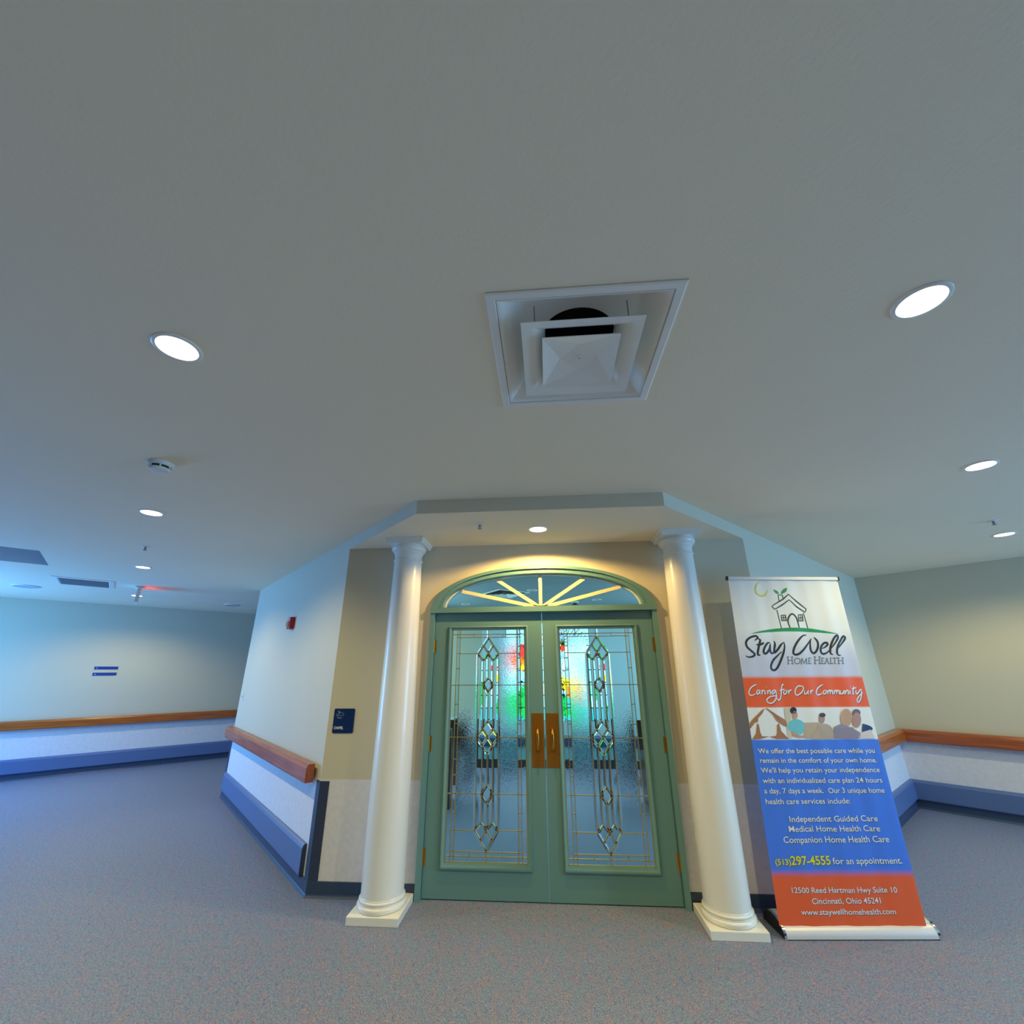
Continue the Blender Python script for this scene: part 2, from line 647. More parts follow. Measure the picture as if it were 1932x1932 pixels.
# chapel beyond the doors
CY = 9.3
bm = bmesh.new()
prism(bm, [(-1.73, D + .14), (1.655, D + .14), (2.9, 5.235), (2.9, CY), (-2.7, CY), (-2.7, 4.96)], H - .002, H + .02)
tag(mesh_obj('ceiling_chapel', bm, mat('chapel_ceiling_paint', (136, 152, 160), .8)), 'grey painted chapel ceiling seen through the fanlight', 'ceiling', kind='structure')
bm = bmesh.new()
wx0, wx1, wz0, wz1 = -0.86, 0.86, 0.64, 2.5
for a, b, c, d in ((-2.7, wx0, 0, H), (wx1, 2.9, 0, H), (wx0, wx1, 0, wz0), (wx0, wx1, wz1, H)):
    box(bm, a, b, CY, CY + 0.14, c, d)
tag(mesh_obj('wall_chapel_end', bm, M['chapel_wall']), 'chapel end wall around the stained glass', 'wall', kind='structure')
for nm, x0, x1, y0 in (('wall_chapel_left', -2.84, -2.7, 4.95), ('wall_chapel_right', 2.9, 3.04, 5.2)):
    bm = bmesh.new()
    box(bm, x0, x1, y0, CY + 0.14, 0, H)
    tag(mesh_obj(nm, bm, M['chapel_wall']), 'chapel side wall seen through the door glass on the ' + nm.split('_')[-1], 'wall', kind='structure')

# ------------------------------------------------------------------ vinyl base, corner guards
BASEP = [(0, 0), (0.022, 0), (0.012, 0.012), (0.008, 0.02), (0.007, 0.095), (0, 0.098)]


def base_run(name, p0, d, n, a, b, ma, mb):
    bm = bmesh.new()
    along_wall(bm, BASEP, p0, d, n, a, b, ma, mb)
    return tag(mesh_obj(name, bm, M['base']), 'dark vinyl base along the ' + name.split('_', 1)[1].replace('_', ' ') + ' wall', 'baseboard', kind='structure')


FWD = (0, -1)
RL = math.hypot(RC[0] - XR, RC[1] - D)
base_run('baseboard_front_left', (XL, D), (1, 0), FWD, 0, CX - 0.975 - XL, -0.41, 0)
base_run('baseboard_front_right', (CX + 0.975, D), (1, 0), FWD, 0, XR - CX - 0.975, 0, 0.41)
base_run('baseboard_left', PL0, DL, NL, 0, LW, -0.41, 0)
base_run('baseboard_right', PR0, DR, NR, 0, RL, -0.41, -1)
base_run('baseboard_far_left', FP0, DF, NF, -7, 7, 0, 0)
base_run('baseboard_back_right', RC, DB, NB, 0, 7, 1, 0)


def guard(name, px, py, ax, ay, nx, ny, bx, by, mx, my, label):
    """L shaped corner guard: leg one runs along (ax, ay), leg two along (bx, by)"""
    bm = bmesh.new()
    W, t, r = 0.075, 0.004, 0.0
    corner = None
    # outer corner of the two offset faces
    # solve P + n*t + a*s = P + m*t + b*u
    det = ax * (-by) - ay * (-bx)
    rx, ry = (mx - nx) * t, (my - ny) * t
    s = (rx * (-by) - ry * (-bx)) / det
    ox, oy = nx * t + ax * s, ny * t + ay * s
    poly = [(px + ax * W, py + ay * W), (px + ax * W + nx * t, py + ay * W + ny * t), (px + ox, py + oy), (px + bx * W + mx * t, py + by * W + my * t), (px + bx * W, py + by * W), (px, py)]
    prism(bm, poly, 0.097, 0.742)
    o = tag(mesh_obj(name, bm, M['guard']), label, 'corner guard', kind='structure')
    return o


guard('trim_1', XL, D, DL[0], DL[1], NL[0], NL[1], 1, 0, 0, -1, 'dark slate corner guard left of the doorway')
guard('trim_2', LEND[0], LEND[1], -DL[0], -DL[1], NL[0], NL[1], S2, S2, -S2, S2, 'slate corner guard at the far end of the angled wall')

# ------------------------------------------------------------------ door casing and fanlight
bm = bmesh.new()
YF, YB = D - 0.028, D + 0.14
zs = 2.04
o_ = arch(0.975, zs, 0.40)
i_ = arch(0.872, zs + 0.04, 0.298, n=48)
# legs
box(bm, CX - 0.975, CX - 0.935, YF, YB, 0.0, zs)
box(bm, CX + 0.935, CX + 0.975, YF, YB, 0.0, zs)
# transom bar under the fanlight
box(bm, CX - 0.975, CX + 0.975, YF - 0.012, YB, zs - 0.003, zs + 0.042)
# stepped arch: outer band, then an inner band set back
def band(bm, A, B, y0, y1):
    n = len(A)
    va = [[bm.verts.new((x, y, z)) for x, z in L_] for L_, y in ((A, y0), (B, y0), (B, y1), (A, y1))]
    for k in range(n - 1):
        for j in range(4):
            a, b = va[j], va[(j + 1) % 4]
            bm.faces.new((a[k], a[k + 1], b[k + 1], b[k]))


m1 = arch(0.915, zs + 0.02, 0.355)
band(bm, o_, m1, YF, YB)
band(bm, m1, i_, YF + 0.022, YB)
tag(mesh_obj('trim_3', bm, M['green'], smooth=35), 'sage green arched door casing', 'door frame', kind='structure')

fan = thing('window_1', (CX, D + 0.05, zs + 0.042), 'arched fanlight with cream sunburst muntins above the double doors', 'window', kind='structure')
bm = bmesh.new()
gp = [(x - CX, z - zs - 0.042) for x, z in i_ if z >= zs + 0.0415]
gp = [(0.872, 0)] + gp[1:-1] + [(-0.872, 0)]
a_ = [bm.verts.new((x, 0.03, z)) for x, z in gp]
bm.faces.new(a_)
mesh_obj('glass_pane', bm, M['clear'], fan)
bm = bmesh.new()
for k in range(len(gp) - 1):
    p, q = gp[k], gp[k + 1]
    c1 = (p[0] * 0.985, p[1] * 0.97)
    c2 = (q[0] * 0.985, q[1] * 0.97)
    extrude_xz(bm, [p, q, c2, c1], 0.012, 0.03)
mesh_obj('glazing_bead', bm, M['white_trim'], fan)
for ex, ez in ((-0.717, 0.155), (-0.39, 0.248), (-0.006, 0.288), (0.388, 0.25), (0.705, 0.17)):
    bm = bmesh.new()
    bar(bm, (-0.006, -0.004), (ex, ez), 0.03, 0.004, 0.026)
    mesh_obj('muntin', bm, M['muntin'], fan)

# ------------------------------------------------------------------ double doors
FY = D + 0.012            # face of the leaves


def came_lines():
    L = []
    e = 0.31
    for s in (-1, 1):
        L += [((s * .2435, 1.894), (s * .2435, .227)), ((s * .2715, 1.894), (s * .2715, .227))]
    for z in (1.854, 1.829, .264, .292):
        L.append(((-e if z in (1.854, .264) else -.2715, z), (e if z in (1.854, .264) else .2715, z)))
    L += [((0, 1.894), (0, 1.826)), ((0, .293), (0, .227))]
    for s in (-1, 1):
        L += [((0, 1.826), (s * .088, 1.697)), ((s * .038, 1.7615), (0, 1.699)), ((s * .088, 1.697), (s * .041, 1.637)), ((0, 1.699), (s * .041, 1.637))]
        L += [((0, 1.5), (s * .04, 1.446)), ((s * .04, 1.446), (0, 1.387))]
        L += [((0, 1.175), (s * .087, 1.056)), ((s * .087, 1.056), (0, .938)), ((s * .0435, 1.1155), (0, 1.056)), ((0, 1.056), (s * .0435, .997))]
        L += [((0, .723), (s * .043, .665)), ((s * .043, .665), (0, .604))]
        L += [((0, .293), (s * .087, .427)), ((s * .087, .427), (s * .042, .478)), ((s * .042, .478), (0, .430)), ((0, .430), (s * .042, .361))]
        L += [((s * .088, 1.697), (s * .087, .427)), ((s * .041, 1.637), (s * .041, 1.118)), ((s * .041, .994), (s * .042, .478))]
        L += [((s * .088, 1.697), (s * .2715, 1.697)), ((s * .04, 1.446), (s * e, 1.446)), ((s * .087, 1.056), (s * e, 1.056)), ((s * .043, .665), (s * e, .665)), ((s * .087, .427), (s * .2715, .427))]
    L += [((0, 1.699), (0, 1.5)), ((0, 1.387), (0, 1.175)), ((0, .938), (0, .723)), ((0, .604), (0, .430))]
    for s in (-1, 1):
        for z in (1.575, 1.30, 1.155, .90, .79, .545):
            L.append(((s * .2435, z), (s * .2715, z)))
        for z0, z1 in ((1.829, 1.854), (.264, .292)):
            L.append(((s * .125, z0), (s * .125, z1)))
    return L


def wedge(bm, p, q, w, side, t=0.0055, mi=0):
    """bevelled glass strip along a came: thick at the came, thin at its other edge"""
    d = Vector((q[0] - p[0], q[1] - p[1]))
    if d.length < 0.03:
        return
    d.normalize()
    nx, nz = -d.y * side, d.x * side
    g = 0.003
    a0 = (p[0] + d.x * g + nx * g, p[1] + d.y * g + nz * g)
    a1 = (q[0] - d.x * g + nx * g, q[1] - d.y * g + nz * g)
    b0 = (a0[0] + nx * w + d.x * w * .5, a0[1] + nz * w + d.y * w * .5)
    b1 = (a1[0] + nx * w - d.x * w * .5, a1[1] + nz * w - d.y * w * .5)
    y = 0.010
    v = [bm.verts.new((a0[0], y, a0[1])), bm.verts.new((a1[0], y, a1[1])), bm.verts.new((b1[0], y, b1[1])), bm.verts.new((b0[0], y, b0[1])),
         bm.verts.new((a0[0], y - t, a0[1])), bm.verts.new((a1[0], y - t, a1[1]))]
    for f in ((0, 1, 2, 3), (0, 1, 5, 4), (4, 5, 2, 3), (0, 4, 3), (1, 5, 2)):
        bm.faces.new([v[i] for i in f]).material_index = mi


def make_leaf(name, x0, x1, cx, hinge_side, label):
    """one door leaf; its empty stands at the foot of the hinge edge"""
    hx = x0 if hinge_side < 0 else x1
    r = thing(name, (hx, FY, 0), label, 'door', kind='structure')
    X = lambda x: x - hx
    ox0, ox1, oz0, oz1 = cx - .345, cx + .345, .183, 1.924
    gx0, gx1, gz0, gz1 = cx - .31, cx + .31, .227, 1.894
    z0, z1 = 0.008, 2.034
    bm = bmesh.new()
    t = 0.044
    box(bm, X(x0), X(ox0 + .006), 0, t, z0, z1)
    box(bm, X(ox1 - .006), X(x1), 0, t, z0, z1)
    box(bm, X(ox0 + .006), X(ox1 - .006), 0, t, z0, oz0 + .006)
    box(bm, X(ox0 + .006), X(ox1 - .006), 0, t, oz1 - .006, z1)
    mesh_obj('door_panel', bm, M['green'], r)
    bm = bmesh.new()
    rr = []
    for k, y in ((0, 0.001), (0, -.012), (.007, -.019), (.013, -.019), (.019, -.012), (.027, -.006), (.034, -.002), (.034, .02)):
        rr.append((X(ox0 + k), X(ox1 - k), oz0 + k * 1.25, oz1 - k * .9, y))
    rect_rings(bm, rr)
    mesh_obj('glass_moulding', bm, M['green'], r, smooth=50)
    # leaded glass: clear centre and border, pebbled fields between
    gy = 0.012
    bm = bmesh.new()

    def pane(a, b, c, d, mi, th):
        if th:
            box(bm, X(cx + a), X(cx + b), gy, gy + th, c, d, mi)
        else:
            q = [bm.verts.new((X(cx + xx), gy, zz)) for xx, zz in ((a, c), (b, c), (b, d), (a, d))]
            bm.faces.new(q).material_index = mi
    pane(-.2435, -.087, .292, 1.829, 1, .004)
    pane(.087, .2435, .292, 1.829, 1, .004)
    pane(-.087, .087, .292, 1.829, 0, 0)
    pane(-.2715, .2715, 1.829, 1.854, 0, 0)
    pane(-.2715, .2715, .264, .292, 0, 0)
    for s in (-1, 1):
        a, b = sorted((s * .2435, s * .2715))
        pane(a, b, .292, 1.829, 0, 0)
        a, b = sorted((s * .2715, s * .312))
        if s == -hinge_side * 1:
            pane(a, b, .227, 1.894, 3, .004)
        else:
            pane(a, b, .227, 1.894, 0, 0)
    pane(-.2715, .2715, 1.854, 1.894, 0, 0)
    pane(-.2715, .2715, .227, .264, 0, 0)
    for p, q in came_lines():
        dx, dz = q[0] - p[0], q[1] - p[1]
        vert = abs(dx) < .01
        horiz = abs(dz) < .01
        if vert and abs(p[0]) < .24:
            for sd in (-1, 1):
                wedge(bm, (X(cx + p[0]), p[1]), (X(cx + q[0]), q[1]), .0125, sd, mi=2)
        elif vert and abs(p[0]) < .25:
            sgn = 1 if p[0] > 0 else -1
            wedge(bm, (X(cx + p[0]), p[1]), (X(cx + q[0]), q[1]), .02, (-1 if q[1] > p[1] else 1) * sgn, t=.002, mi=2)
        elif not horiz and not vert:
            for sd in (-1, 1):
                wedge(bm, (X(cx + p[0]), p[1]), (X(cx + q[0]), q[1]), .0085, sd, mi=2)
    mesh_obj('leaded_glass', bm, [M['clear'], M['pebble'], M['bevel'], M['ripple']], r)
    bm = bmesh.new()
    for p, q in came_lines():
        bar(bm, (X(cx + p[0]), p[1]), (X(cx + q[0]), q[1]), .0055, gy - .007, gy + .006)
    for a, b in (((-.31, .228), (.31, .228)), ((-.31, 1.893), (.31, 1.893)), ((-.309, .227), (-.309, 1.894)), ((.309, .227), (.309, 1.894))):
        bar(bm, (X(cx + a[0]), a[1]), (X(cx + b[0]), b[1]), .005, gy - .006, gy + .006)
    mesh_obj('brass_caming', bm, M['came'], r)
    # hinges on the jamb edge
    for z in (1.76, 1.012, .26):
        bm = bmesh.new()
        for k in range(5):
            bmesh.ops.create_cone(bm, cap_ends=True, segments=12, radius1=.0075, radius2=.0075, depth=.021, matrix=Matrix.Translation((X(hx) + hinge_side * .004, -.008, z - .044 + k * .022)))
        box(bm, X(hx) - .016, X(hx) + .016, -.003, .001, z - .055, z + .055)
        mesh_obj('hinge', bm, M['brass'], r, smooth=40)
    # pull plate with its handle
    inner = x1 if hinge_side < 0 else x0
    pcx = inner - .054 if hinge_side < 0 else inner + .058
    bm = bmesh.new()
    box(bm, X(pcx) - .049, X(pcx) + .049, -.003, .001, .848, 1.234, bev=.0012)
    for sx in (-.038, .038):
        for sz in (.860, 1.222):
            bmesh.ops.create_uvsphere(bm, u_segments=8, v_segments=5, radius=.004, matrix=Matrix.Translation((X(pcx) + sx, -.003, sz)) @ Matrix.Diagonal((1, .5, 1, 1)))
    pl = mesh_obj('pull_plate', bm, M['plate'], r)
    bm = bmesh.new()
    path = [(0, 1.118), (-.012, 1.117), (-.028, 1.113), (-.038, 1.102), (-.042, 1.085), (-.042, 1.04), (-.042, 1.0), (-.038, .984), (-.028, .972), (-.012, .968), (0, .967)]
    rings = []
    for i, (y, z) in enumerate(path):
        p0_ = path[max(i - 1, 0)]
        p1_ = path[min(i + 1, len(path) - 1)]
        tv = Vector((0, p1_[0] - p0_[0], p1_[1] - p0_[1])).normalized()
        nv = Vector((0, -tv.z, tv.y))
        ring = []
        for k in range(10):
            a = 2 * math.pi * k / 10
            ring.append(bm.verts.new(Vector((X(pcx), y - .003, z)) + Vector((math.cos(a) * .0105, 0, 0)) + nv * (math.sin(a) * .0085)))
        rings.append(ring)
    for a, b in zip(rings, rings[1:]):
        for k in range(10):
            bm.faces.new((a[k], a[(k + 1) % 10], b[(k + 1) % 10], b[k]))
    bm.faces.new(rings[0])
    bm.faces.new(rings[-1])
    mesh_obj('pull_handle', bm, M['brass'], pl, smooth=60)
    return r


make_leaf('door_1', CX - .932, CX - .004, -.505, -1, 'left sage green door leaf with leaded bevelled glass')
make_leaf('door_2', CX + .002, CX + .932, .414, 1, 'right sage green door leaf with leaded bevelled glass')

# ------------------------------------------------------------------ columns
def make_column(loc, label):
    r = thing('column', loc, label, 'column', 'columns flanking the double doors')
    bm = bmesh.new()
    box(bm, -.176, .176, -.176, .176, 0, .048, bev=.004)
    mesh_obj('plinth', bm, M['column'], r)
    bm = bmesh.new()
    prof = [(.154, .0475)]
    for k in range(9):
        a = -math.pi / 2 + math.pi * k / 8
        prof.append(((.154 + .014 * math.cos(a)), .066 + .018 * math.sin(a)))
    prof += [(.157, .086), (.156, .092)]
    for k in range(7):
        a = -math.pi / 2 + math.pi * k / 6
        prof.append(((.150 + .007 * math.cos(a)), .101 + .009 * math.sin(a)))
    prof += [(.150, .112), (.147, .120)]
    lathe(bm, prof, 56)
    mesh_obj('base_moulding', bm, M['column'], r, smooth=45)
    bm = bmesh.new()
    prof = []
    for k in range(25):
        t = k / 24
        z = .115 + (2.46 - .115) * t
        rad = .146 if t < .22 else .146 - (.146 - .117) * ((t - .22) / .78) ** 1.35
        prof.append((rad, z))
    lathe(bm, prof, 56)
    mesh_obj('shaft', bm, M['column'], r, smooth=60)
    bm = bmesh.new()
    prof = [(.117, 2.455), (.123, 2.458), (.126, 2.464), (.123, 2.470), (.117, 2.473), (.117, 2.515), (.121, 2.518), (.121, 2.524), (.125, 2.527), (.126, 2.536)]
    for k in range(8):
        a = -.9 + 2.0 * k / 7
        prof.append((.127 + .022 * math.cos(a), 2.568 + .026 * math.sin(a)))
    prof += [(.135, 2.596), (.135, 2.600)]
    lathe(bm, prof, 56)
    mesh_obj('capital', bm, M['column'], r, smooth=45)
    bm = bmesh.new()
    box(bm, -.154, .154, -.154, .154, 2.600, 2.624)
    box(bm, -.164, .164, -.164, .164, 2.624, HS - .0005)
    mesh_obj('abacus', bm, M['column'], r)
    return r


col = make_column((-1.199, 3.665, 0), 'white round column standing left of the green double doors')
dup(col, (1.118, 3.652, 0), 'white round column standing between the double doors and the banner')

# ------------------------------------------------------------------ handrails and crash rails
RAILP = [(.028, .722), (.088, .722), (.092, .730), (.092, .826), (.076, .854), (.030, .854), (.026, .846), (.026, .730)]
BUMPP = [(0, .092), (.026, .092), (.034, .104), (.034, .272), (.026, .292), (.014, .302), (0, .302)]


def rail(mname, p0, d, n, a, b, ma, mb, label, brackets):
    r = thing('handrail', (p0[0] + d[0] * (a + b) / 2, p0[1] + d[1] * (a + b) / 2, .722), label, 'handrail', 'oak handrails on the lobby walls')
    off = Vector(r.location)
    bm = bmesh.new()
    along_wall(bm, RAILP, p0, d, n, a, b, ma, mb)
    bmesh.ops.translate(bm, verts=bm.verts[:], vec=-off)
    o = mesh_obj('rail', bm, M[mname], r)
    for s_ in brackets:
        bm = bmesh.new()
        along_wall(bm, [(-.001, .75), (.027, .75), (.027, .83), (-.001, .83)], p0, d, n, s_ - .03, s_ + .03)
        bmesh.ops.translate(bm, verts=bm.verts[:], vec=-off)
        mesh_obj('bracket', bm, M['dark'], r)
    return r


rail('oak_left', PL0, DL, NL, .10, LW + .02, 0, 0, 'oak handrail on the angled wall left of the doorway', (.35, 1.4, 2.45, 3.4))
rail('oak_right', FP0, DF, NF, -7.0, 7.0, 0, 0, 'long oak handrail on the far corridor wall under the two blue signs', (-3, -1.5, 0, 1.5, 3))
rail('oak_right', PR0, DR, NR, .10, RL, 0, -1, 'short length of oak handrail behind the banner running into the corner', (.4, 1.6, 2.8))
rail('oak_left', RC, DB, NB, 0, 7.0, 1, 0, 'oak handrail on the back wall at the right edge of the lobby', (.6, 1.9, 3.2))


def bumper(p0, d, n, a, b, ma, mb, label, ends=''):
    loc = Vector((p0[0] + d[0] * (a + b) / 2, p0[1] + d[1] * (a + b) / 2, .092))
    r = thing('crash_rail', loc, label, 'wall bumper', 'slate blue crash rails above the vinyl base')
    bm = bmesh.new()
    along_wall(bm, BUMPP, p0, d, n, a, b, ma, mb)
    bmesh.ops.translate(bm, verts=bm.verts[:], vec=-loc)
    mesh_obj('rail_cover', bm, M['bumper'], r)
    for e in ends:
        s0, s1 = (a - .006, a) if e == 'a' else (b, b + .006)
        bm = bmesh.new()
        along_wall(bm, BUMPP, p0, d, n, s0, s1)
        bmesh.ops.translate(bm, verts=bm.verts[:], vec=-loc)
        mesh_obj('end_cap', bm, M['guard'], r)
    return r


bumper(PL0, DL, NL, .125, LW - .09, 0, 0, 'slate blue crash rail on the angled wall left of the doorway', 'ab')
bumper(FP0, DF, NF, -7, 7, 0, 0, 'slate blue crash rail along the far corridor wall')
bumper(PR0, DR, NR, .12, RL, 0, -1, 'slate blue crash rail behind the banner running into the corner', 'a')
bumper(RC, DB, NB, 0, 7, 1, 0, 'slate blue crash rail on the back wall at the right edge of the lobby')

# ------------------------------------------------------------------ ceiling fittings
def spot(parent, power, size=2.74, blend=0.5, colour=(1.0, 0.88, 0.42)):
    d = bpy.data.lights.new('downlight_lamp', 'SPOT')
    d.energy = power
    d.color = colour
    d.spot_size = size
    d.spot_blend = blend
    d.shadow_soft_size = 0.03
    o = bpy.data.objects.new('downlight_lamp', d)
    C.objects.link(o)
    if parent:
        o.parent = parent
    o.location = (0, 0, -0.012)
    return o


def make_downlight(loc, label, power, lens='lens'):
    r = thing('recessed_light', loc, label, 'ceiling light', 'recessed downlights' if lens == 'lens' else 'unlit chapel downlights')
    bm = bmesh.new()
    lathe(bm, [(.068, -.002), (.070, -.006), (.080, -.006), (.084, -.003), (.084, 0.0)], 40, cap0=False, cap1=False)
    mesh_obj('trim_ring', bm, M['metal_white'], r, smooth=40)
    bm = bmesh.new()
    lathe(bm, [(.0, -.004), (.030, -.0038), (.069, -.002)], 40, cap0=False, cap1=False)
    bmesh.ops.remove_doubles(bm, verts=bm.verts[:], dist=1e-5)
    mesh_obj('lens', bm, M[lens], r, recalc=False)
    if power:
        if loc[2] < H - .05:
            spot(r, power, 2.8, .2, (1.0, 0.65, 0.2))
        else:
            spot(r, power)
    return r


for x, y, z, lab in ((-1.407, 1.271, H, 'bright recessed downlight nearest the camera on the left'),
                     (1.332, 1.272, H, 'bright recessed downlight nearest the camera on the right'),
                     (-3.097, 3.005, H, 'recessed downlight just beyond the smoke detector on the left'),
                     (2.753, 2.688, H, 'second recessed downlight on the right, in front of the sprinkler'),
                     (-4.809, 4.764, H, 'third recessed downlight on the left, beyond the sprinkler'),
                     (4.376, 4.318, H, 'farthest recessed downlight on the right near the back wall'),
                     (-6.68, 6.66, H, 'farthest recessed downlight on the left behind the hanging exit sign'),
                     (-.046, 3.401, HS, 'recessed downlight in the soffit above the double doors')):
    make_downlight((x, y, z), lab, 95 if z == HS else 88)
# unseen lamps on the same pattern, added out of view to warm the floor
for x, y in ((-1.4, -1.5), (1.33, -1.5), (-3.1, -3.2), (2.8, -2.9), (5.9, 5.85)):
    spot(None, 88).location = (x, y, H - .012)


def make_sprinkler(loc, label):
    r = thing('sprinkler', loc, label, 'sprinkler', 'ceiling sprinklers')
    bm = bmesh.new()
    lathe(bm, [(.0, -.006), (.018, -.006), (.036, -.003), (.038, 0)], 24, cap0=False, cap1=False)
    mesh_obj('escutcheon', bm, M['metal_white'], r, smooth=50)
    bm = bmesh.new()
    lathe(bm, [(.009, -.004), (.009, -.018), (.004, -.020), (.004, -.036), (.016, -.037), (.016, -.040), (.002, -.041)], 16)
    for s in (-1, 1):
        box(bm, s * .010 - .0015, s * .010 + .0015, -.002, .002, -.037, -.016)
    mesh_obj('sprinkler_head', bm, M['steel'], r, smooth=40)
    return r


s0 = make_sprinkler((-3.993, 3.92, H), 'small sprinkler head on the left ceiling between two downlights')
dup(s0, (3.873, 3.865, H), 'small sprinkler head on the right ceiling beside the farthest downlight')
dup(s0, (-.503, 3.233, HS), 'small sprinkler head under the soffit beside the doorway downlight')

r = thing('smoke_detector', (-2.305, 2.205, H), 'round white smoke detector on the left ceiling', 'smoke detector')
bm = bmesh.new()
lathe(bm, [(.068, 0), (.068, -.012), (.062, -.020)], 40)
mesh_obj('mounting_base', bm, M['plastic_white'], r, smooth=40)
bm = bmesh.new()
lathe(bm, [(.050, -.019), (.050, -.036)], 40)
mesh_obj('sensor_slots', bm, M['dark'], r, smooth=40)
bm = bmesh.new()
lathe(bm, [(.060, -.020), (.059, -.023), (.05, -.023)], 40)
lathe(bm, [(.0515, -.035), (.054, -.038), (.050, -.048), (.03, -.053), (.004, -.054)], 40)
for k in range(6):
    a = k * math.pi / 3 + .25
    bmesh.ops.create_cube(bm, size=1, matrix=Matrix.Translation((.051 * math.cos(a), .051 * math.sin(a), -.029)) @ Matrix.Rotation(a, 4, 'Z') @ Matrix.Diagonal((.006, .008, .014, 1)))
mesh_obj('detector_cap', bm, M['plastic_white'], r, smooth=40)

# square supply diffuser
r = thing('air_diffuser', (DIF[0], DIF[1], H), 'large square white air diffuser in the ceiling before the doors', 'air vent')
bm = bmesh.new()
square_rings(bm, [(.336, -.001), (.336, -.005), (.330, -.008), (.306, -.008), (.303, -.004), (.303, .0)])
mesh_obj('outer_frame', bm, M['metal_white'], r)
bm = bmesh.new()
pr = [(.301, -.004), (.297, -.003), (.285, .008), (.268, .022), (.245, .050), (.222, .078), (.205, .090), (.19, .094)]
last = square_rings(bm, pr)
# flat top of the pan around a round neck
N = 48
ring = [bm.verts.new((.15 * math.cos(2 * math.pi * k / N), .15 * math.sin(2 * math.pi * k / N), .094)) for k in range(N)]
ed = [bm.edges.new((ring[k], ring[(k + 1) % N])) for k in range(N)]
ed += [e for e in bm.edges if e.verts[0] in last and e.verts[1] in last]
bmesh.ops.triangle_fill(bm, use_beauty=True, edges=ed)
mesh_obj('diffuser_pan', bm, M['metal_white'], r, smooth=40)
bm = bmesh.new()
lathe(bm, [(.151, .0935), (.151, .25)], 48, cap0=False, cap1=True)
mesh_obj('duct_neck', bm, M['duct'], r, smooth=40)
bm = bmesh.new()
square_rings(bm, [(.221, -.027), (.2215, -.030), (.215, -.029), (.185, -.022), (.160, -.006), (.140, .018), (.132, .040), (.132, .043), (.142, .022), (.163, -.002), (.187, -.018), (.221, -.027)])
mesh_obj('middle_cone', bm, M['metal_white'], r, smooth=40)
bm = bmesh.new()
a = [bm.verts.new((x * .145, y * .145, -.036)) for x, y in ((-1, -1), (1, -1), (1, 1), (-1, 1))]
b = [bm.verts.new((x * .075, y * .075, -.012)) for x, y in ((0, -1), (1, 0), (0, 1), (-1, 0))]
bm.faces.new(b)
for k in range(4):
    bm.faces.new((a[k], a[(k + 1) % 4], b[k]))
    bm.faces.new((a[(k + 1) % 4], b[(k + 1) % 4], b[k]))
lathe(bm, [(.013, -.0125), (.012, -.0145), (.009, -.0145), (.008, -.0125)], 20, cap0=False, cap1=False)
square_rings(bm, [(.145, -.036), (.1455, -.033), (.10, -.004)])
mesh_obj('centre_plate', bm, M['metal_white'], r)
for sx, sy in ((-1, 1), (1, 1), (-1, -1), (1, -1)):
    bm = bmesh.new()
    bmesh.ops.create_cone(bm, cap_ends=True, segments=8, radius1=.002, radius2=.002, depth=.095, matrix=Matrix.Translation((sx * .172, sy * .172, .044)))
    mesh_obj('hanger_wire', bm, M['steel'], r)

# return grille, speaker and flush fitting far left
gc = ((-6.39 - 5.984 - 6.409 - 6.883) / 4, (5.058 + 5.528 + 6.017 + 5.626) / 4)
r = thing('return_grille', (gc[0], gc[1], H), 'rectangular return air grille in the far left ceiling', 'air vent', rotz=math.radians(45))
bm = bmesh.new()
hx_, hy_ = .315, .345
prev = None
for ex, z in ((0, 0), (0, -.006), (-.05, -.010), (-.062, -.004), (-.062, 0.02)):
    q = [bm.verts.new((sx * (hx_ + ex), sy * (hy_ + ex), z)) for sx, sy in ((-1, -1), (1, -1), (1, 1), (-1, 1))]
    if prev:
        for k in range(4):
            bm.faces.new((prev[k], prev[(k + 1) % 4], q[(k + 1) % 4], q[k]))
    prev = q
mesh_obj('grille_frame', bm, M['metal_white'], r)
bm = bmesh.new()
for k in range(18):
    y = -hy_ + .075 + k * (2 * hy_ - .15) / 17
    q = [bm.verts.new(p) for p in ((-.25, y - .012, -.001), (.25, y - .012, -.001), (.25, y + .010, -.009), (-.25, y + .010, -.009))]
    bm.faces.new(q)
mesh_obj('louvres', bm, mat('louvre_enamel_shaded', (120, 124, 126), .5), r)  # darker grey stands in for the shaded interior behind the slats
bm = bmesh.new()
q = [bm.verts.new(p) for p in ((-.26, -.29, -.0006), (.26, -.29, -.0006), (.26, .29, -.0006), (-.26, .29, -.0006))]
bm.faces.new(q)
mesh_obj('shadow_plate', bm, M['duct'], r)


def make_speaker(loc, rad, label):
    r = thing('ceiling_speaker', loc, label, 'speaker', 'round ceiling speakers')
    bm = bmesh.new()
    lathe(bm, [(rad, 0), (rad, -.008), (rad - .012, -.012)], 40, cap0=False, cap1=False)
    mesh_obj('speaker_rim', bm, M['metal_white'], r, smooth=40)
    bm = bmesh.new()
    lathe(bm, [(.0, -.007), (rad - .012, -.0118)], 40, cap0=False, cap1=False)
    bmesh.ops.remove_doubles(bm, verts=bm.verts[:], dist=1e-5)
    mesh_obj('speaker_grille', bm, mat('speaker_mesh', (170, 184, 190), 0.6), r)
    return r


make_speaker((-7.50, 5.71, H), .15, 'round pale speaker grille in the far left ceiling beside the return grille')
make_speaker((-5.89, 7.84, H), .13, 'round flush speaker near the far corridor wall, beside the angled wall end')

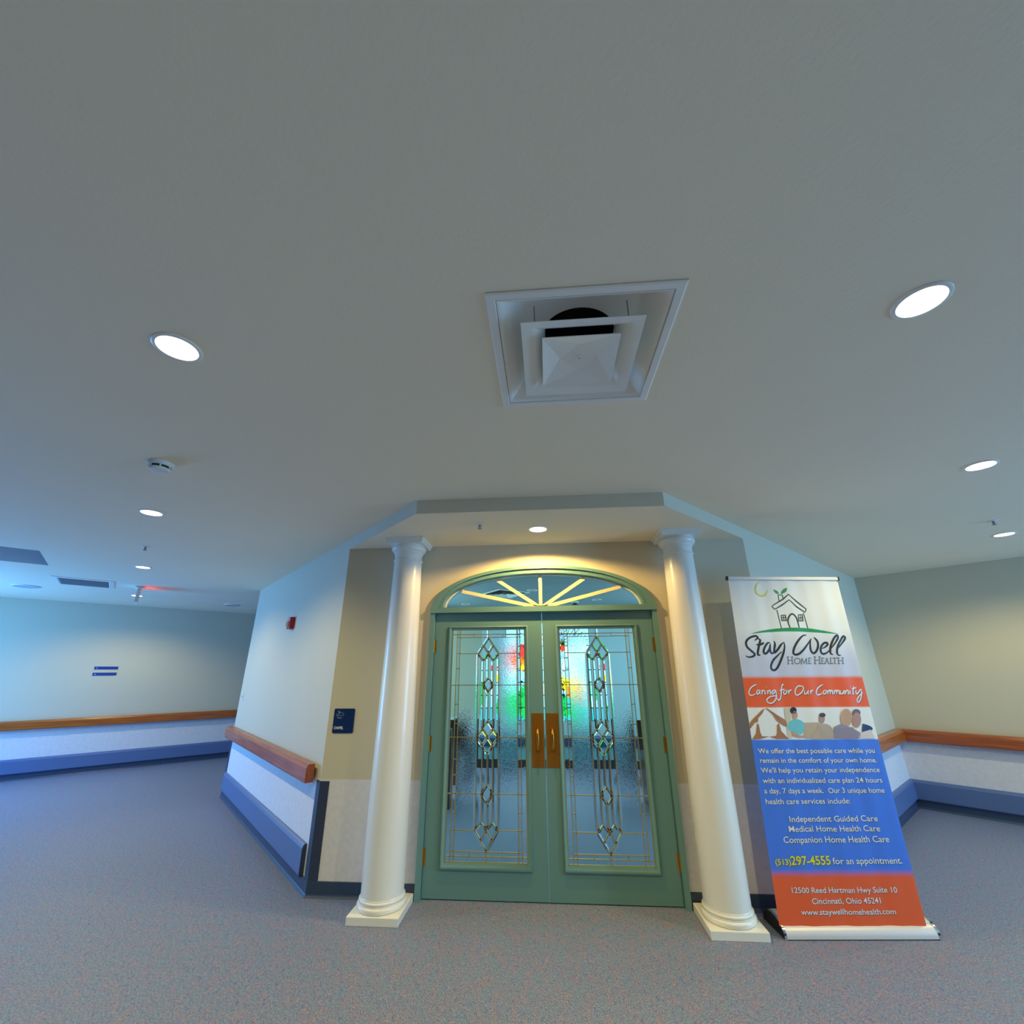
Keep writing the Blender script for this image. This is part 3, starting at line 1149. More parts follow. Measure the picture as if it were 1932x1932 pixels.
# hanging exit sign, seen almost edge on
r = thing('exit_sign', (-5.985, 5.975, H), 'hanging exit sign seen edge on at the corridor entrance', 'exit sign', rotz=math.radians(135))
bm = bmesh.new()
box(bm, -.10, .10, -.055, .055, -.02, 0, bev=.003)
mesh_obj('ceiling_canopy', bm, M['plastic_white'], r)
bm = bmesh.new()
box(bm, -.155, .155, -.024, .024, -.235, -.02, bev=.004)
ho = mesh_obj('sign_housing', bm, M['plastic_white'], r)
bm = bmesh.new()
put_text(bm, 'EXIT', lambda x, z: (x, -.0246, z), -.125, -.205, .125, -.205, .15, bold=.02)
mesh_obj('sign_letters', bm, M['exit_red'], ho, recalc=False)
gl = bpy.data.lights.new('sign_glow', 'POINT')
gl.energy = 0.4
gl.color = (1, .12, .06)
gl.shadow_soft_size = .05
go = bpy.data.objects.new('sign_glow', gl)
C.objects.link(go)
go.parent = r
go.location = (0, -.12, -.08)

# ------------------------------------------------------------------ things on the walls
def on_wall(p0, d, n, s_, o, z):
    return (p0[0] + d[0] * s_ + n[0] * o, p0[1] + d[1] * s_ + n[1] * o, z)


# fire alarm strobe on the left angled wall; local x runs along the wall, -y points into the lobby
r = thing('fire_alarm', on_wall(PL0, DL, NL, 1.52, 0, 2.085), 'red fire alarm strobe on the angled wall left of the doorway', 'fire alarm', rotz=math.radians(-45))
bm = bmesh.new()
box(bm, -.058, .058, -.052, 0, -.066, .066, bev=.008)
mesh_obj('alarm_housing', bm, M['red'], r, smooth=40)
bm = bmesh.new()
box(bm, -.022, .022, -.088, -.051, -.045, .015, bev=.008)
mesh_obj('strobe_lens', bm, M['plastic_white'], r, smooth=40)
bm = bmesh.new()
for k in range(4):
    box(bm, -.04, .04, -.0535, -.0515, .028 + k * .008, .032 + k * .008)
mesh_obj('horn_slots', bm, M['plastic_white'], r)

r = thing('light_switch', on_wall(PL0, DL, NL, 3.47, 0, 1.245), 'light switch plate at the far end of the angled wall', 'light switch', rotz=math.radians(-45))
bm = bmesh.new()
box(bm, -.036, .036, -.006, 0, -.058, .058, bev=.002)
mesh_obj('switch_plate', bm, M['plastic_white'], r)
bm = bmesh.new()
box(bm, -.006, .006, -.017, -.005, -.012, .010, bev=.001)
mesh_obj('toggle', bm, M['plastic_white'], r)

# chapel sign
r = thing('chapel_sign', (-1.70, D, 1.177), 'navy blue room sign reading chapel left of the column', 'sign')
bm = bmesh.new()
w_, h_, c_ = .0875, .092, .012
pts = []
for cx_, cz_, a0 in ((w_ - c_, h_ - c_, 0), (-w_ + c_, h_ - c_, 90), (-w_ + c_, -h_ + c_, 180), (w_ - c_, -h_ + c_, 270)):
    for k in range(6):
        a = math.radians(a0 + 18 * k)
        pts.append((cx_ + c_ * math.cos(a), cz_ + c_ * math.sin(a)))
extrude_xz(bm, pts, -.006, 0)
mesh_obj('sign_plate', bm, M['signblue'], r)
sf = lambda x, z: (x, -.0066, z)
bm = bmesh.new()
put_text(bm, 'CHAPEL', sf, -.076, -.062, .004, -.062, .019, bold=.03)
mesh_obj('sign_lettering', bm, M['signwhite'], r, recalc=False)
bm = bmesh.new()
# small emblem: leaf, roof line and two lines of script
leaf_ = [(-.052, .078), (-.043, .070), (-.036, .062), (-.040, .055), (-.048, .060), (-.054, .068)]
bm.faces.new([bm.verts.new(sf(*p)) for p in leaf_])


def squiggle(pts, w):
    fl = []
    for x, z in pts:
        fl += [x * 1e4, z * 1e4, w * 1e4]
    put_stroke(bm, fl, sf)


squiggle([(-.058, .050), (-.046, .055), (-.030, .064), (-.018, .062), (-.006, .052), (.000, .046)], .0012)
squiggle([(-.058, .052), (-.066, .050), (-.069, .043), (-.066, .037), (-.058, .037)], .0014)
squiggle([(-.055, .052), (-.053, .038), (-.050, .044), (-.046, .044), (-.044, .038), (-.040, .044), (-.036, .041), (-.035, .038), (-.030, .044), (-.026, .038), (-.022, .045), (-.018, .038), (-.013, .044), (-.009, .038), (-.004, .042)], .0014)
put_text(bm, 'Place', sf, -.056, .018, -.018, .018, .012, bold=.01)
mesh_obj('sign_emblem', bm, mat('sign_emblem_grey', (150, 165, 195), .5), r, recalc=False)


def make_dir_sign(z, label):
    r = thing('direction_sign', on_wall(FP0, DF, NF, -0.151, 0, z), label, 'sign', 'blue direction signs on the far wall', rotz=math.radians(45))
    bm = bmesh.new()
    box(bm, -.16, .16, -.006, 0, -.025, .025)
    mesh_obj('sign_plate', bm, M['signblue2'], r)
    bm = bmesh.new()
    bm.faces.new([bm.verts.new((x, -.0064, zz)) for x, zz in ((-.142, -.012), (-.130, .012), (-.126, .014), (-.108, -.004), (-.114, -.012))])
    mesh_obj('sign_icon', bm, mat('sign_icon_pale', (120, 155, 215), .5), r, recalc=False)
    return r


make_dir_sign(1.648, 'upper of two small blue signs on the far corridor wall')
make_dir_sign(1.546, 'lower of two small blue signs on the far corridor wall')

# banner artwork in banner coordinates, tenths of a millimetre
ART = {"stay":[[1745,17603,26,1764,17617,30,1793,17638,34,1825,17661,38,1859,17685,42,1889,17707,46,1921,17726,50,1957,17744,54,1991,17762,58,2015,17781,62,2022,17802,66,2014,17831,70,1994,17867,74,1962,17902,74,1917,17928,74,1860,17938,74,1783,17930,74,1685,17908,74,1578,17877,74,1475,17839,74,1386,17797,74,1309,17750,74,1238,17696,74,1174,17636,74,1122,17574,74,1083,17512,74,1059,17447,74,1049,17379,74,1049,17310,74,1060,17243,74,1079,17179,74,1111,17120,74,1155,17062,74,1208,17007,74,1262,16955,74,1312,16904,74,1361,16855,74,1414,16807,74,1465,16761,74,1508,16719,74,1538,16682,74,1555,16650,74,1561,16623,74,1558,16600,74,1547,16578,74,1528,16555,74,1500,16532,74,1463,16508,74,1418,16485,74,1370,16465,70,1321,16449,66,1269,16438,62,1212,16429,58,1154,16424,54,1098,16423,50,1048,16428,46,1003,16441,42,961,16462,38,924,16486,34,893,16507,30,870,16522,26],
[2021,17745,26,2043,17734,34,2077,17720,42,2114,17702,50,2144,17678,58,2160,17648,66,2158,17611,74,2143,17568,74,2122,17519,74,2097,17466,74,2072,17410,74,2048,17350,74,2021,17286,74,1993,17218,74,1964,17148,74,1937,17079,74,1908,17007,74,1878,16930,74,1849,16855,74,1824,16785,74,1807,16727,74,1798,16681,74,1794,16644,74,1795,16614,74,1802,16590,74,1816,16572,66,1840,16562,58,1875,16561,50,1914,16564,42,1949,16569,34,1972,16571,26],
[1826,17317,26,1854,17313,42,1893,17306,58,1938,17299,74,1985,17295,74,2030,17296,74,2072,17304,74,2115,17315,74,2158,17329,74,2200,17345,74,2240,17362,74,2281,17380,74,2322,17402,74,2361,17423,58,2394,17442,42,2418,17456,26],
[2887,17429,26,2864,17433,33,2833,17442,40,2795,17448,47,2753,17446,53,2709,17430,60,2659,17396,67,2603,17348,74,2545,17292,74,2488,17231,74,2438,17171,74,2393,17107,74,2349,17037,74,2309,16966,74,2278,16899,74,2258,16842,74,2250,16792,74,2252,16747,74,2263,16708,74,2281,16680,74,2305,16663,74,2336,16659,74,2376,16667,74,2422,16684,74,2470,16711,74,2518,16746,74,2568,16792,74,2622,16850,74,2676,16916,74,2726,16984,67,2768,17050,60,2802,17120,53,2831,17197,47,2854,17271,40,2873,17336,33,2887,17381,26],
[2887,17381,26,2869,17324,42,2844,17243,58,2816,17150,74,2792,17058,74,2778,16980,74,2774,16912,74,2777,16848,74,2785,16790,74,2799,16742,74,2819,16707,74,2849,16689,74,2890,16687,74,2934,16693,58,2973,16701,42,3000,16705,26],
[3198,17570,26,3206,17543,34,3219,17507,42,3232,17463,50,3239,17412,58,3237,17355,66,3220,17288,74,3193,17209,74,3161,17127,74,3130,17047,74,3107,16977,74,3089,16913,74,3070,16850,74,3057,16794,74,3054,16753,74,3065,16733,74,3093,16738,74,3135,16762,74,3186,16802,74,3244,16851,74,3303,16906,74,3369,16971,74,3443,17051,74,3520,17136,74,3593,17216,74,3655,17281,66,3707,17331,58,3754,17371,50,3793,17402,42,3825,17427,34,3849,17446,26],
[3899,17494,26,3905,17458,31,3914,17409,36,3922,17350,40,3925,17282,45,3915,17209,50,3894,17128,55,3863,17038,60,3825,16942,64,3781,16841,69,3733,16738,74,3679,16632,74,3617,16519,74,3551,16404,74,3483,16290,74,3415,16181,74,3346,16071,74,3273,15959,74,3200,15852,74,3129,15755,74,3063,15676,74,3001,15615,74,2941,15567,74,2884,15532,74,2831,15508,74,2782,15494,74,2735,15493,74,2689,15503,74,2648,15524,74,2615,15552,74,2593,15587,74,2582,15629,74,2579,15679,74,2585,15737,74,2601,15798,74,2627,15862,74,2665,15931,74,2715,16007,74,2774,16085,74,2836,16161,74,2899,16230,74,2963,16292,69,3030,16347,64,3100,16400,60,3171,16453,55,3242,16508,50,3320,16569,45,3404,16636,40,3487,16700,36,3558,16756,31,3608,16796,26],
[5736,17985,26,5697,17981,31,5643,17978,37,5578,17972,42,5507,17955,48,5433,17924,53,5355,17876,58,5269,17814,64,5180,17742,69,5091,17663,74,5007,17582,74,4925,17494,74,4841,17398,74,4761,17298,74,4689,17200,74,4627,17109,74,4576,17025,74,4532,16941,74,4497,16863,74,4472,16793,74,4458,16734,74,4455,16686,74,4463,16648,74,4481,16619,74,4507,16598,74,4541,16584,74,4585,16576,74,4638,16576,74,4699,16584,74,4766,16601,74,4835,16629,74,4909,16668,74,4990,16720,74,5074,16780,74,5160,16847,74,5246,16917,74,5334,16993,74,5426,17078,69,5518,17167,64,5607,17256,58,5691,17340,53,5772,17424,48,5854,17512,42,5929,17596,37,5993,17668,31,6039,17719,26],
[5998,17695,26,5978,17640,32,5947,17563,38,5913,17473,44,5881,17380,50,5857,17291,56,5839,17204,62,5824,17112,68,5813,17021,74,5809,16937,74,5813,16866,74,5827,16807,74,5848,16754,74,5876,16711,74,5909,16682,74,5947,16668,74,5991,16675,74,6044,16698,74,6101,16734,74,6156,16779,74,6206,16826,74,6250,16880,74,6294,16942,74,6334,17009,74,6369,17078,74,6397,17146,74,6420,17212,74,6439,17281,74,6451,17350,74,6457,17416,74,6455,17477,74,6440,17535,74,6415,17592,74,6384,17644,68,6353,17690,62,6328,17726,56,6307,17752,50,6287,17768,44,6270,17778,38,6255,17784,32,6244,17789,26],
[6666,17002,26,6705,17017,31,6760,17038,36,6823,17062,42,6886,17090,47,6941,17118,52,6991,17150,58,7040,17186,63,7086,17224,68,7123,17260,74,7148,17292,74,7160,17323,74,7162,17354,74,7154,17381,74,7139,17403,74,7115,17416,74,7082,17421,74,7038,17421,74,6988,17413,74,6934,17396,74,6882,17370,74,6826,17331,74,6765,17280,74,6705,17221,74,6650,17159,74,6607,17097,74,6574,17032,74,6550,16961,74,6533,16889,74,6524,16823,74,6525,16768,74,6534,16723,74,6553,16683,74,6579,16652,74,6613,16629,74,6653,16617,74,6703,16617,74,6762,16627,68,6828,16647,63,6894,16673,58,6959,16704,52,7027,16747,47,7101,16803,42,7172,16862,36,7234,16915,31,7277,16951,26],
[7277,16951,26,7330,17002,31,7405,17074,36,7491,17158,42,7580,17246,47,7659,17327,52,7734,17406,58,7810,17487,63,7882,17568,68,7946,17642,74,7995,17706,74,8029,17759,74,8051,17803,74,8062,17841,74,8066,17872,74,8065,17897,74,8059,17919,74,8046,17937,74,8026,17947,74,8000,17948,74,7966,17936,74,7924,17912,74,7874,17876,74,7818,17830,74,7759,17774,74,7699,17708,74,7636,17628,74,7567,17533,74,7498,17431,74,7434,17329,74,7379,17234,74,7334,17142,74,7294,17050,74,7261,16961,74,7235,16880,74,7217,16811,74,7208,16754,74,7207,16708,68,7213,16671,63,7225,16640,58,7239,16614,52,7261,16594,47,7292,16582,42,7324,16575,36,7354,16570,31,7374,16566,26],
[7659,16855,26,7726,16913,31,7821,16995,36,7930,17090,42,8041,17188,47,8139,17276,52,8227,17358,58,8315,17442,63,8398,17522,68,8470,17594,73,8526,17655,73,8562,17701,73,8584,17737,73,8594,17764,73,8595,17787,73,8591,17807,73,8581,17830,73,8562,17853,73,8536,17870,73,8504,17876,73,8468,17866,73,8427,17837,73,8379,17794,73,8326,17739,73,8270,17676,73,8212,17609,73,8148,17535,73,8077,17451,73,8004,17361,73,7936,17271,73,7878,17183,73,7828,17095,73,7783,17004,73,7744,16915,73,7714,16832,73,7694,16761,73,7685,16700,73,7686,16647,68,7696,16602,63,7712,16565,58,7732,16536,52,7764,16517,47,7806,16509,42,7851,16507,36,7892,16508,31,7920,16507,26]],"home":[[3981,16419,29,3901,15933,29],
[4293,16417,29,4212,15931,29],
[3926,16175,29,4267,16173,29],
[3902,16420,29,4068,16419,29],
[3824,15933,29,3989,15932,29],
[4205,16418,29,4381,16417,29],
[4125,15932,29,4299,15931,29],
[5983,16416,29,5894,15935,29],
[6329,16414,29,6239,15933,29],
[5924,16175,29,6298,16173,29],
[5905,16417,29,6071,16416,29],
[5817,15935,29,5982,15934,29],
[6241,16414,29,6417,16413,29],
[6151,15933,29,6326,15932,29],
[7684,16331,29,7606,15925,29],
[8005,16329,29,7926,15923,29],
[7630,16128,29,7980,16125,29],
[7606,16332,29,7771,16331,29],
[7528,15925,29,7693,15924,29],
[7917,16330,29,8092,16329,29],
[7839,15923,29,8013,15922,29],
[4816,16126,27,4813,16117,27,4808,16104,27,4803,16089,27,4796,16074,27,4789,16060,27,4780,16047,27,4771,16035,27,4761,16023,27,4751,16012,27,4740,16002,27,4728,15992,27,4715,15983,27,4702,15974,27,4689,15966,27,4675,15959,27,4661,15953,27,4647,15947,27,4633,15943,27,4618,15939,27,4603,15936,27,4589,15935,27,4575,15934,27,4560,15934,27,4546,15935,27,4533,15937,27,4520,15940,27,4507,15943,27,4494,15948,27,4482,15954,27,4471,15960,27,4461,15967,27,4451,15975,27,4442,15984,27,4434,15994,27,4427,16004,27,4421,16014,27,4415,16026,27,4411,16037,27,4407,16050,27,4405,16062,27,4404,16075,27,4403,16088,27,4404,16102,27,4405,16115,27,4408,16129,27,4411,16142,27,4416,16155,27,4422,16169,27,4428,16182,27,4435,16195,27,4443,16207,27,4453,16220,27,4462,16231,27,4473,16243,27,4484,16253,27,4496,16263,27,4508,16273,27,4522,16281,27,4535,16289,27,4549,16296,27,4563,16303,27,4577,16308,27,4592,16313,27,4606,16316,27,4621,16319,27,4635,16321,27,4650,16322,27,4664,16322,27,4678,16321,27,4692,16319,27,4705,16316,27,4718,16312,27,4730,16307,27,4742,16301,27,4753,16295,27,4764,16288,27,4773,16280,27,4782,16271,27,4790,16261,27,4798,16251,27,4804,16241,27,4809,16229,27,4814,16217,27,4817,16205,27,4820,16193,27,4820,16179,27,4820,16163,27,4819,16148,27,4817,16135,27,4816,16126,27],
[4983,16320,27,4858,15927,27],
[4983,16320,27,5074,15940,27],
[5074,15940,27,5327,16327,27],
[5327,16327,27,5267,15934,27],
[4819,15927,27,4925,15927,27],
[5208,15930,27,5324,15929,27],
[5508,16331,27,5432,15933,27],
[5459,16331,27,5674,16330,27,5659,16269,27],
[5462,16136,27,5588,16135,27],
[5374,15933,27,5597,15932,27,5612,15992,27],
[6482,16325,27,6399,15932,27],
[6434,16325,27,6648,16324,27,6633,16263,27],
[6435,16135,27,6561,16134,27],
[6345,15932,27,6569,15931,27,6584,15991,27],
[6856,16336,27,6627,15930,27],
[6856,16336,27,6898,15929,27],
[6700,16068,27,6885,16067,27],
[6588,15931,27,6685,15930,27],
[6840,15929,27,6947,15928,27],
[7131,16325,27,7044,15928,27],
[7078,16326,27,7194,16325,27],
[6985,15928,27,7179,15927,27,7197,15996,27],
[7428,16323,27,7344,15926,27],
[7275,16259,27,7292,16324,27,7584,16323,27,7567,16258,27],
[7286,15926,27,7412,15926,27]],"slogan":[[1262,14473,24,1250,14478,27,1235,14486,30,1216,14493,33,1189,14495,35,1154,14487,38,1106,14469,41,1046,14443,41,981,14410,41,917,14373,41,861,14332,41,810,14285,41,762,14232,41,717,14175,41,680,14118,41,651,14067,41,633,14019,41,621,13971,41,618,13926,41,622,13887,41,634,13855,41,656,13830,41,687,13811,41,725,13799,41,768,13792,41,813,13792,38,865,13803,35,927,13824,33,990,13849,30,1045,13872,27,1084,13888,24],
[1408,14151,24,1383,14146,27,1346,14140,29,1305,14131,31,1265,14118,34,1235,14099,36,1213,14071,38,1196,14035,41,1183,13996,41,1175,13960,41,1173,13931,41,1178,13909,41,1190,13890,41,1206,13875,41,1226,13869,41,1247,13874,41,1274,13893,41,1306,13927,41,1340,13967,41,1371,14007,41,1395,14041,41,1412,14071,41,1424,14104,41,1432,14132,41,1436,14150,41,1437,14151,41,1431,14129,41,1418,14088,41,1403,14038,41,1391,13989,38,1387,13952,36,1393,13927,34,1406,13908,31,1422,13893,29,1437,13881,27,1447,13872,24],
[1537,14129,24,1543,14118,32,1553,14104,41,1564,14086,41,1572,14065,41,1576,14040,41,1574,14007,41,1567,13967,41,1559,13925,41,1550,13889,32,1545,13863,24],
[1576,14018,24,1589,14034,32,1608,14058,40,1629,14084,40,1651,14108,40,1670,14123,40,1687,14129,40,1704,14128,40,1720,14123,40,1734,14117,32,1744,14114,24],
[1809,14127,24,1801,14098,32,1788,14055,41,1776,14007,41,1766,13962,41,1763,13928,41,1770,13907,41,1784,13894,41,1802,13885,41,1818,13880,32,1828,13875,24],
[1942,14335,24,1947,14341,41,1954,14349,41,1962,14357,41,1969,14365,41,1974,14371,24],
[1990,14126,24,1985,14086,41,1978,14026,41,1970,13960,41,1963,13901,41,1959,13861,24],
[1994,14006,24,2013,14027,28,2041,14058,32,2072,14092,36,2102,14120,40,2125,14134,40,2141,14133,40,2153,14122,40,2162,14104,40,2168,14082,40,2171,14059,40,2169,14031,40,2161,13996,40,2152,13961,40,2145,13928,40,2144,13904,40,2152,13889,40,2166,13881,36,2183,13877,32,2198,13875,28,2209,13873,24],
[2552,14145,24,2530,14143,28,2498,14141,31,2462,14137,34,2425,14129,37,2393,14115,41,2363,14092,41,2331,14062,41,2303,14029,41,2280,13997,41,2267,13970,41,2265,13945,41,2272,13920,41,2285,13898,41,2304,13884,41,2325,13881,41,2351,13892,41,2384,13914,41,2419,13944,41,2454,13975,41,2484,14004,41,2510,14032,37,2535,14062,34,2557,14092,31,2575,14118,28,2588,14136,24],
[2588,14136,24,2587,14089,26,2586,14022,28,2583,13945,30,2576,13865,32,2562,13792,34,2542,13723,36,2518,13653,38,2488,13585,41,2451,13521,41,2407,13463,41,2351,13410,41,2284,13360,41,2212,13315,41,2142,13281,41,2080,13260,41,2023,13256,41,1967,13265,41,1916,13285,41,1873,13309,41,1840,13335,41,1818,13364,41,1803,13398,41,1798,13436,41,1803,13474,41,1820,13510,41,1851,13547,41,1896,13585,41,1950,13623,41,2008,13656,41,2064,13684,41,2121,13705,41,2182,13722,41,2244,13734,38,2305,13742,36,2363,13749,34,2422,13751,32,2482,13749,30,2539,13745,28,2588,13741,26,2622,13738,24],
[3286,14444,24,3272,14459,27,3253,14484,30,3231,14509,33,3207,14524,35,3183,14520,38,3159,14494,41,3134,14451,41,3108,14397,41,3082,14337,41,3058,14276,41,3036,14212,41,3015,14142,41,2995,14068,41,2975,13994,41,2952,13922,41,2928,13847,41,2902,13769,41,2876,13693,41,2848,13625,41,2818,13571,41,2785,13529,41,2747,13497,41,2709,13474,41,2674,13463,41,2643,13462,38,2618,13480,35,2596,13515,33,2577,13558,30,2562,13598,27,2550,13625,24],
[2878,14108,24,2934,14121,40,3016,14140,40,3107,14162,40,3189,14181,40,3245,14195,24],
[3262,14119,24,3243,14101,28,3214,14076,31,3182,14046,34,3154,14016,37,3138,13987,40,3132,13957,40,3134,13924,40,3141,13893,40,3154,13868,40,3170,13854,40,3194,13853,40,3227,13862,40,3262,13878,40,3296,13898,40,3323,13920,40,3344,13946,40,3362,13980,40,3377,14015,40,3385,14048,40,3386,14074,40,3374,14093,37,3352,14107,34,3325,14118,31,3300,14126,28,3284,14132,24],
[3510,14140,24,3507,14096,40,3502,14032,40,3497,13960,40,3492,13896,40,3488,13853,24],
[3523,14007,24,3541,14026,32,3567,14055,40,3597,14086,40,3626,14114,40,3651,14130,40,3672,14133,40,3691,14126,40,3708,14114,40,3723,14102,32,3733,14094,24],
[4526,14365,24,4501,14378,26,4466,14397,28,4425,14417,30,4380,14428,32,4334,14425,34,4284,14403,37,4228,14369,39,4171,14326,41,4118,14277,41,4073,14226,41,4036,14168,41,4002,14101,41,3974,14032,41,3956,13969,41,3950,13916,41,3957,13874,41,3975,13836,41,4003,13807,41,4039,13788,41,4081,13783,41,4134,13796,41,4198,13823,41,4268,13861,41,4336,13904,41,4395,13949,41,4449,13999,41,4501,14056,41,4549,14115,41,4587,14173,41,4612,14223,41,4622,14266,41,4621,14308,41,4609,14344,39,4590,14373,37,4566,14392,34,4529,14398,32,4480,14391,30,4427,14379,28,4380,14366,26,4347,14358,24],
[4681,14111,24,4669,14083,27,4651,14043,30,4633,13998,32,4618,13955,35,4612,13921,38,4616,13897,40,4627,13876,40,4643,13860,40,4663,13853,40,4687,13855,40,4718,13871,40,4756,13899,40,4797,13934,40,4834,13969,40,4864,14000,40,4885,14029,40,4902,14061,40,4914,14090,40,4921,14108,40,4924,14110,40,4917,14088,40,4902,14046,40,4883,13995,40,4868,13947,40,4862,13911,38,4867,13890,35,4881,13875,32,4898,13866,30,4914,13859,27,4924,13854,24],
[5081,14109,24,5077,14069,40,5071,14009,40,5065,13944,40,5059,13884,40,5055,13844,24],
[5090,13990,24,5106,14008,32,5129,14035,40,5156,14065,40,5182,14092,40,5204,14108,40,5224,14113,40,5243,14108,40,5260,14100,40,5274,14091,32,5285,14086,24],
[6112,14459,24,6092,14458,27,6066,14458,30,6034,14456,32,5996,14447,35,5951,14429,38,5896,14399,41,5830,14360,41,5761,14314,41,5695,14266,41,5641,14217,41,5597,14165,41,5558,14109,41,5525,14052,41,5501,13998,41,5485,13952,41,5479,13913,41,5483,13877,41,5494,13847,41,5511,13823,41,5535,13806,41,5567,13799,41,5610,13800,41,5657,13807,41,5703,13817,41,5744,13827,38,5781,13839,35,5818,13855,32,5851,13872,30,5879,13887,27,5899,13897,24],
[6118,14103,24,6096,14085,27,6064,14060,31,6029,14030,34,5998,13999,37,5980,13971,40,5975,13943,40,5977,13912,40,5987,13882,40,6002,13859,40,6020,13848,40,6046,13849,40,6080,13861,40,6117,13880,40,6151,13902,40,6178,13926,40,6197,13954,40,6212,13989,40,6223,14024,40,6228,14057,40,6226,14081,40,6213,14095,37,6189,14102,34,6162,14105,31,6136,14106,27,6119,14108,24],
[6346,14102,24,6337,14062,40,6324,14002,40,6310,13937,40,6297,13878,40,6288,13837,24],
[6330,13983,24,6349,14003,30,6378,14033,35,6409,14066,40,6439,14094,40,6462,14110,40,6478,14114,40,6491,14110,40,6499,14099,40,6504,14081,40,6506,14057,40,6501,14020,40,6491,13970,40,6479,13917,35,6467,13869,30,6459,13836,24],
[6508,13991,24,6526,14010,28,6553,14038,32,6583,14069,36,6612,14095,40,6634,14109,40,6649,14112,40,6660,14106,40,6669,14095,40,6674,14077,40,6677,14056,40,6675,14026,40,6668,13987,40,6659,13945,40,6652,13907,40,6650,13880,40,6656,13864,40,6667,13855,36,6680,13852,32,6691,13850,28,6699,13848,24],
[6821,14100,24,6812,14059,40,6799,14000,40,6784,13934,40,6771,13875,40,6762,13835,24],
[6805,13980,24,6824,14000,30,6853,14031,35,6885,14064,40,6915,14092,40,6938,14108,40,6954,14111,40,6966,14107,40,6975,14096,40,6980,14079,40,6981,14054,40,6976,14017,40,6966,13968,40,6953,13914,35,6941,13867,30,6933,13834,24],
[6983,13988,24,7001,14007,28,7028,14035,32,7058,14066,36,7087,14092,40,7109,14107,40,7124,14109,40,7136,14104,40,7144,14092,40,7149,14075,40,7152,14053,40,7150,14024,40,7142,13985,40,7133,13943,40,7126,13905,40,7125,13877,40,7130,13861,40,7141,13853,36,7154,13849,32,7165,13848,28,7173,13846,24],
[7282,14097,24,7270,14069,27,7251,14029,30,7231,13983,32,7215,13940,35,7209,13907,38,7211,13883,40,7221,13862,40,7235,13846,40,7254,13839,40,7276,13841,40,7306,13857,40,7342,13885,40,7382,13920,40,7419,13955,40,7448,13985,40,7470,14015,40,7489,14047,40,7503,14076,40,7512,14094,40,7515,14096,40,7509,14073,40,7493,14032,40,7473,13981,40,7456,13933,40,7448,13897,38,7451,13876,35,7461,13861,32,7474,13852,30,7486,13845,27,7494,13840,24],
[7606,14095,24,7597,14055,40,7584,13996,40,7570,13930,40,7557,13871,40,7549,13831,24],
[7593,13976,24,7614,13996,28,7644,14026,32,7678,14059,36,7711,14087,40,7736,14103,40,7754,14106,40,7768,14101,40,7778,14089,40,7785,14071,40,7788,14050,40,7786,14020,40,7778,13981,40,7767,13939,40,7758,13901,40,7755,13874,40,7760,13858,40,7769,13849,36,7781,13846,32,7792,13844,28,7799,13842,24],
[7933,14093,24,7925,14064,32,7911,14021,40,7897,13973,40,7885,13928,40,7879,13895,40,7883,13874,40,7892,13861,40,7903,13852,40,7915,13847,32,7922,13842,24],
[8028,14301,24,8034,14307,40,8043,14315,40,8052,14324,40,8061,14331,40,8066,14337,24],
[8286,14371,24,8256,14299,32,8212,14194,40,8165,14077,40,8125,13969,40,8102,13894,40,8104,13855,40,8121,13839,40,8147,13838,40,8171,13841,32,8187,13840,24],
[8092,14186,24,8148,14197,40,8231,14215,40,8322,14234,40,8405,14252,40,8461,14264,24],
[8411,14135,24,8398,14105,28,8378,14060,32,8357,14011,36,8341,13964,40,8335,13928,40,8339,13900,40,8349,13875,40,8366,13857,40,8390,13849,40,8420,13857,40,8460,13886,40,8512,13935,40,8568,13992,40,8621,14047,40,8665,14089,40,8699,14118,40,8728,14139,36,8751,14155,32,8770,14168,28,8785,14177,24],
[8785,14177,24,8778,14133,27,8770,14071,30,8758,13998,32,8742,13921,35,8720,13846,38,8690,13769,40,8652,13686,40,8610,13602,40,8568,13526,40,8527,13461,40,8487,13409,40,8445,13363,40,8404,13326,40,8367,13300,40,8337,13288,40,8313,13291,40,8291,13309,40,8276,13337,40,8270,13372,40,8277,13410,40,8297,13454,40,8329,13504,40,8370,13560,40,8419,13617,40,8472,13672,38,8540,13730,35,8622,13792,32,8706,13853,30,8781,13906,27,8833,13943,24]],"house":[[4237,21000,31,4218,20569,31],
[4238,21008,31,4549,21028,31],
[4549,21028,31,4593,20714,31],
[5059,21069,31,4540,20678,56,3617,20190,31],
[3576,20168,31,3740,19896,31],
[3743,19910,30,4367,20228,55,5015,20637,30],
[5035,21061,31,5486,20582,56,6183,19915,31],
[6183,19915,30,6030,19675,30],
[5015,20637,31,5454,20118,56,6030,19675,31],
[3898,19873,30,3954,18505,30],
[5897,19640,30,5968,18491,30],
[4140,19457,30,4459,19469,55,4443,19065,55,4112,19060,55,4140,19457,30],
[4304,19470,30,4274,19066,30],
[4128,19269,30,4461,19281,30],
[5455,19484,30,5769,19503,55,5730,19028,55,5407,19023,55,5455,19484,30],
[5615,19504,30,5570,19029,30],
[5431,19253,30,5759,19272,30],
